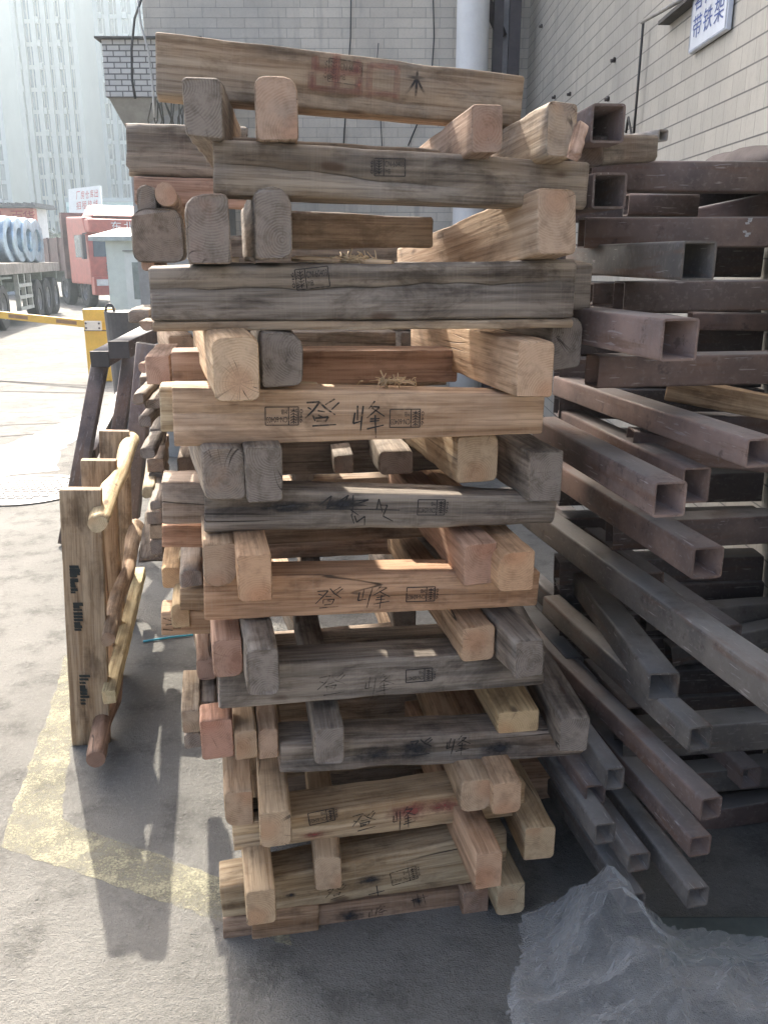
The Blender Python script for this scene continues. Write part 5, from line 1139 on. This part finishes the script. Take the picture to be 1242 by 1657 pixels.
def Hh(lab, p0, p1, L_px, D=None, size=.074, c_=BR, dust=.7, D1=None, wall=.0045):
    """crosswise tube: p0 = left end centre, p1 = a farther point of its centre line (pixels)"""
    D = D or dist_for(L_px, size); a = ray(*p0) * D + Vector((0, 0, H)); b = ray(*p1) * (D1 or D * 1.0) + Vector((0, 0, H)); b = a + (b - a) * 1.35
    if b.x > WX - .03: b = a + (b - a) * ((WX - .03 - a.x) / (b.x - a.x))
    return tube('steel_tube', lab, a, b, L_px * D / F_PX, L_px * D / F_PX, col=c_, dust=dust, group=GH, wall=wall)
Hh('topmost long crosswise tube of the steel pile', (951, 286), (1242, 288), 47, c_=BR, D1=2.22)
Hh('short dark tube just below the topmost long one', (1012, 332), (1095, 333), 34, D=2.4, c_=BR)
Hh('long crosswise tube with two white paint marks', (940, 377), (1242, 376), 47, c_=BR, D1=2.22); hm = bpy.context.scene.objects[list(MW)[-1]]
Hh('rose coloured tube sloping up to the right edge', (1050, 372), (1242, 332), 38, D=2.5, c_=PK, D1=2.5)
Hh('dark crosswise tube under the dusty pale-rimmed one', (1000, 480), (1242, 477), 48, c_=BR, D1=2.2)
Hh('short dark tube stub against the timber beam ends', (955, 475), (990, 475), 34, D=2.25, c_=BR)
Hh('rose flat tube sloping slightly down to the right edge', (1115, 519), (1242, 521), 28, D=2.6, c_=PK)
Hh('crosswise tube under the pink-brown open tube', (957, 600), (1242, 594), 51, c_=RU, D1=2.12)
Hh('dark crosswise tube near the pale wood batten at right', (1120, 690), (1300, 690), 42, D=2.45, c_=BR)
Hh('tube with a visible end under the long dusty tube', (1017, 716), (1250, 740), 46, D=2.25, c_=RU)
Hh('dark crosswise tube right of the lone open tube', (985, 862), (1242, 850), 48, D=2.35, c_=BR)
Hh('upper grey crosswise tube behind the big dusty one', (1040, 1000), (1242, 986), 34, D=2.6, c_=GYT)
Hh('lower grey crosswise tube behind the big dusty one', (1080, 1056), (1242, 1024), 36, D=2.55, c_=GYT)
Hh('dark crosswise tube above the two slanting neighbours', (1000, 1195), (1242, 1176), 52, D=2.3, c_=GYT)
Hh('dark crosswise tube level with the two slanting neighbours', (1000, 1268), (1242, 1246), 40, D=2.55, c_=GYT)
Hh('reddish crosswise tube low at the right edge', (1020, 1336), (1242, 1302), 38, D=2.55, c_=RU)
Hh('crosswise tube near the ground at the right edge', (1000, 1482), (1242, 1448), 44, D=2.5, c_=GYT)
Hh('crosswise tube lying lowest, behind the plastic sheet', (1000, 1530), (1242, 1500), 46, D=2.55, c_=BR)
for i, (y0, y1, lab) in enumerate(((420, 424, 'dark filler tube behind the dusty pale-rimmed open end'), (548, 548, 'dark filler tube behind the pink-brown open end'), (650, 652, 'dark filler tube level with the pale batten'), (790, 782, 'dark filler tube behind the overlapping open pair'), (925, 915, 'dark filler tube level with the lone open tube'), (1105, 1090, 'dark filler tube behind the steep blue-grey tube'), (1010, 1000, 'dark filler tube above the big dusty tube end'), (1225, 1205, 'dark filler tube behind the smaller open tube'), (1315, 1290, 'dark filler tube behind the slanting neighbours'), (1480, 1450, 'lowest dark filler tube near the ground'), (1400, 1370, 'dark filler tube behind the low right open ends'), (335, 335, 'dark filler tube behind the short dark tube near the top'), (480, 482, 'dark filler tube one row below the dusty pale-rimmed end'), (600, 600, 'dark filler tube just under the pink-brown open end'), (720, 718, 'dark filler tube behind the long dusty tube end'), (855, 846, 'dark filler tube one row below the overlapping pair'), (965, 956, 'dark filler tube one row below the lone open tube'), (1050, 1040, 'dark filler tube behind the big dusty tube'), (1150, 1132, 'dark filler tube one row above the smaller open tube'), (1270, 1246, 'dark filler tube one row below the smaller open tube'))):
    Hh(lab, (900, y0), (1242, y1), 48, D=2.72, size=.08, c_=(.10, .085, .08), dust=.5)  # filler tubes in a darker brown, added so the gaps between tubes look dark
# white paint marks on a tube, pale batten, small wall-side tube, rust heap
mw = MW[hm.name]; f_ = (onv(1187, 376, .3)[0] - onv(940, 376, .3)[0]) / max(v.co.x for v in hm.data.vertices); Lh = max(v.co.x for v in hm.data.vertices); hh = max(v.co.y for v in hm.data.vertices)
bm = bmesh.new(); r3 = random.Random(9)
for dz in (.018, -.012):
    for k in range(3):
        x = Lh * f_ + r3.uniform(-.008, .006); z = dz + k * .005; q = [(x, z), (x + r3.uniform(.008, .016), z + .001), (x + r3.uniform(.006, .014), z + .006), (x - .002, z + .005)]
        bm.faces.new([bm.verts.new(mw @ Vector((a, -hh - .0012 - .0001 * k, b))) for a, b in q])
world_child('paint_mark', bm, WPAINT_GLARE, hm)
tag(timber('wood_batten', at(1080, 628, 2.45), at(1262, 662, 2.3), .05, .065, col=(.48, .36, .23), grey=.1), 'pale wood batten caught between the steel tubes at the right', 'batten')
tube('steel_tube', 'small pale tube with a dark end resting on the pile top', at(1072, 219, 2.5), at(985, 232, 2.8), .030, .030, col=(.30, .29, .26), dust=.9)
tag(timber('wood_block', at(948, 246, 2.0), at(1038, 243, 2.25), .08, .060, col=(.20, .15, .125), grey=.5, wane=(.01,) * 4, fray=.006), 'rough dark wood block below the topmost open tube', 'wood block')
tag(timber('wood_splinter', at(928, 252, 1.72), at(940, 205, 1.80), .025, .02, col=(.40, .28, .22), grey=.3, fray=.006, up=Vector((0, 1, 0))), 'broken upright splinter beside the ragged timber end', 'splinter')
bm = bmesh.new(); c = at(1235, 262, 2.72); bmesh.ops.create_icosphere(bm, subdivisions=4, radius=1.0); r4 = random.Random(2)
ph = [r4.uniform(0, 6) for _ in range(3)]
for v in bm.verts:
    f = 1 + .08 * math.sin(7 * v.co.x + ph[0]) + .05 * math.sin(13 * v.co.y + ph[1]); v.co = Vector((min(c.x + v.co.x * .17 * f, WX - .01), c.y + v.co.y * .4, c.z - .02 + max(v.co.z, -.5) * .055 * f))
tag(mesh_obj('rust_brown_tarpaulin', bm, simple('brown_tarpaulin', (0.13, 0.105, 0.095), 0.8, var=.2, bump=.3), smooth=True), 'brown rolled tarpaulin on the steel pile at the right edge', 'tarpaulin')

# ---- clear plastic sheeting in the lower right corner
def plastic_mat():
    t = NT('clear_plastic_film'); v = t.coords(rnd=False)
    t.b.inputs['Base Color'].default_value = (0.72, 0.73, 0.72, 1); t.b.inputs['Roughness'].default_value = 0.17
    n = t.noise(v, 9, 2, 0.5, 0.5); cr = t.math('ABSOLUTE', t.math('SUBTRACT', n, 0.5)); n2 = t.noise(v, 26, 2, 0.5, 0.4); cr2 = t.math('ABSOLUTE', t.math('SUBTRACT', n2, 0.5))
    lw = t.new('ShaderNodeLayerWeight'); lw.inputs[0].default_value = 0.45
    t.link(t.math('ADD', 0.10, t.math('MULTIPLY', lw.outputs['Facing'], 0.62)), t.b.inputs['Alpha'])
    t.b.inputs['Specular IOR Level'].default_value = 0.9
    t.bump(t.math('ADD', t.math('MULTIPLY', cr, -0.9), t.math('MULTIPLY', cr2, -0.5)), 0.5, 0.02); return t.m
bm = bmesh.new(); nx, ny = 100, 78; r5 = random.Random(4)
from mathutils import noise as MN
gA, gB = ground(850, 1640), ground(1242, 1640)
x0, x1, y0_, y1_ = .12, 1.25, 1.22, 1.98
pk = ground(975, 1530); grid = []
for j in range(ny + 1):
    row = []
    for i in range(nx + 1):
        x = x0 + (x1 - x0) * i / nx; y = y0_ + (y1_ - y0_) * j / ny
        p = Vector((x, y, 0)); h = .012
        h += .125 * math.exp(-(((x - pk.x - .0) / .10) ** 2 + ((y - pk.y) / .16) ** 2)) + .05 * math.exp(-(((x - .62) / .16) ** 2 + ((y - 1.52) / .14) ** 2)) + .05 * math.exp(-(((x - .95) / .2) ** 2 + ((y - 1.5) / .16) ** 2))
        rg = 1 - abs(MN.noise(Vector((x * 9, y * 9, 1.3)))) * 2; rg2 = 1 - abs(MN.noise(Vector((x * 22, y * 22, 4.1)))) * 2; rg3 = MN.noise(Vector((x * 45, y * 45, 8.0)))
        d1, d2 = MN.voronoi(Vector((x * 7 + rg * .25, y * 7, .7)))[0][:2]; e1, e2 = MN.voronoi(Vector((x * 17, y * 17 + rg * .4, 3.1)))[0][:2]
        h += .042 * rg * (.4 + h * 6) + .012 * rg2 * (.5 + h * 3) + .060 * (1 - min(d2 - d1, .6)) * (.25 + h * 3) * .6 + .020 * (1 - min(e2 - e1, .5)) * (.4 + h * 3) - .02
        row.append((x + .02 * MN.noise(Vector((x * 8, y * 8, 9))) + r5.uniform(-.0035, .0035), y + r5.uniform(-.0035, .0035) + .02 * MN.noise(Vector((x * 8, y * 8, 19))), max(h, .004)))
    grid.append(row)
def top_of(x, y):
    i = min(max(int((x - x0) / (x1 - x0) * nx), 0), nx); j = min(max(int((y - y0_) / (y1_ - y0_) * ny), 0), ny); return grid[j][i][2]
def inside(x, y):
    e_ = .05 * MN.noise(Vector((x * 6, y * 6, 2.2)))
    left = .275 + e_ - max(0, (1.52 - y)) * .12 + max(0, (y - 1.50)) * .28
    return x > left and y < 1.80 - max(0, x - .55) * .35 + e_
vv = {}
for j in range(ny):
    for i in range(nx):
        cx, cy = (grid[j][i][0] + grid[j + 1][i + 1][0]) / 2, (grid[j][i][1] + grid[j + 1][i + 1][1]) / 2
        if inside(cx, cy):
            q = []
            for a, b in ((j, i), (j, i + 1), (j + 1, i + 1), (j + 1, i)):
                if (a, b) not in vv: vv[(a, b)] = bm.verts.new(grid[a][b])
                q.append(vv[(a, b)])
            bm.faces.new([q[0], q[1], q[2]] if (i * 7 + j * 5) % 3 else [q[0], q[1], q[3]]); bm.faces.new([q[0], q[2], q[3]] if (i * 7 + j * 5) % 3 else [q[1], q[2], q[3]])
tag(mesh_obj('plastic_sheet', bm, plastic_mat()), 'crumpled clear plastic sheet on the ground in the lower right corner', 'plastic sheet')
q = ground(1190, 1555); bm = bmesh.new(); box(bm, q.x - .16, q.x + .35, q.y - .02, q.y + .12, .0005, .025); bevelled(bm, .01, 2)
tag(mesh_obj('felt_mat', bm, simple('green_grey_felt', (0.085, 0.10, 0.09), 0.95, bump=.3)), 'green grey folded mat on the ground behind the plastic sheet', 'mat')

# ---- hazy air
t = bpy.data.materials.new('hazy_air'); t.use_nodes = True; n_ = t.node_tree; n_.nodes.remove(n_.nodes['Principled BSDF'])
pv = n_.nodes.new('ShaderNodeVolumePrincipled'); pv.inputs['Color'].default_value = (.78, .92, 1, 1); pv.inputs['Density'].default_value = HAZE_D; pv.inputs['Anisotropy'].default_value = 0.55
n_.links.new(pv.outputs[0], n_.nodes['Material Output'].inputs['Volume'])
bm = bmesh.new(); box(bm, -440, 440, -80, 640, -1.3, 90); tag(mesh_obj('haze', bm, t), kind='stuff')
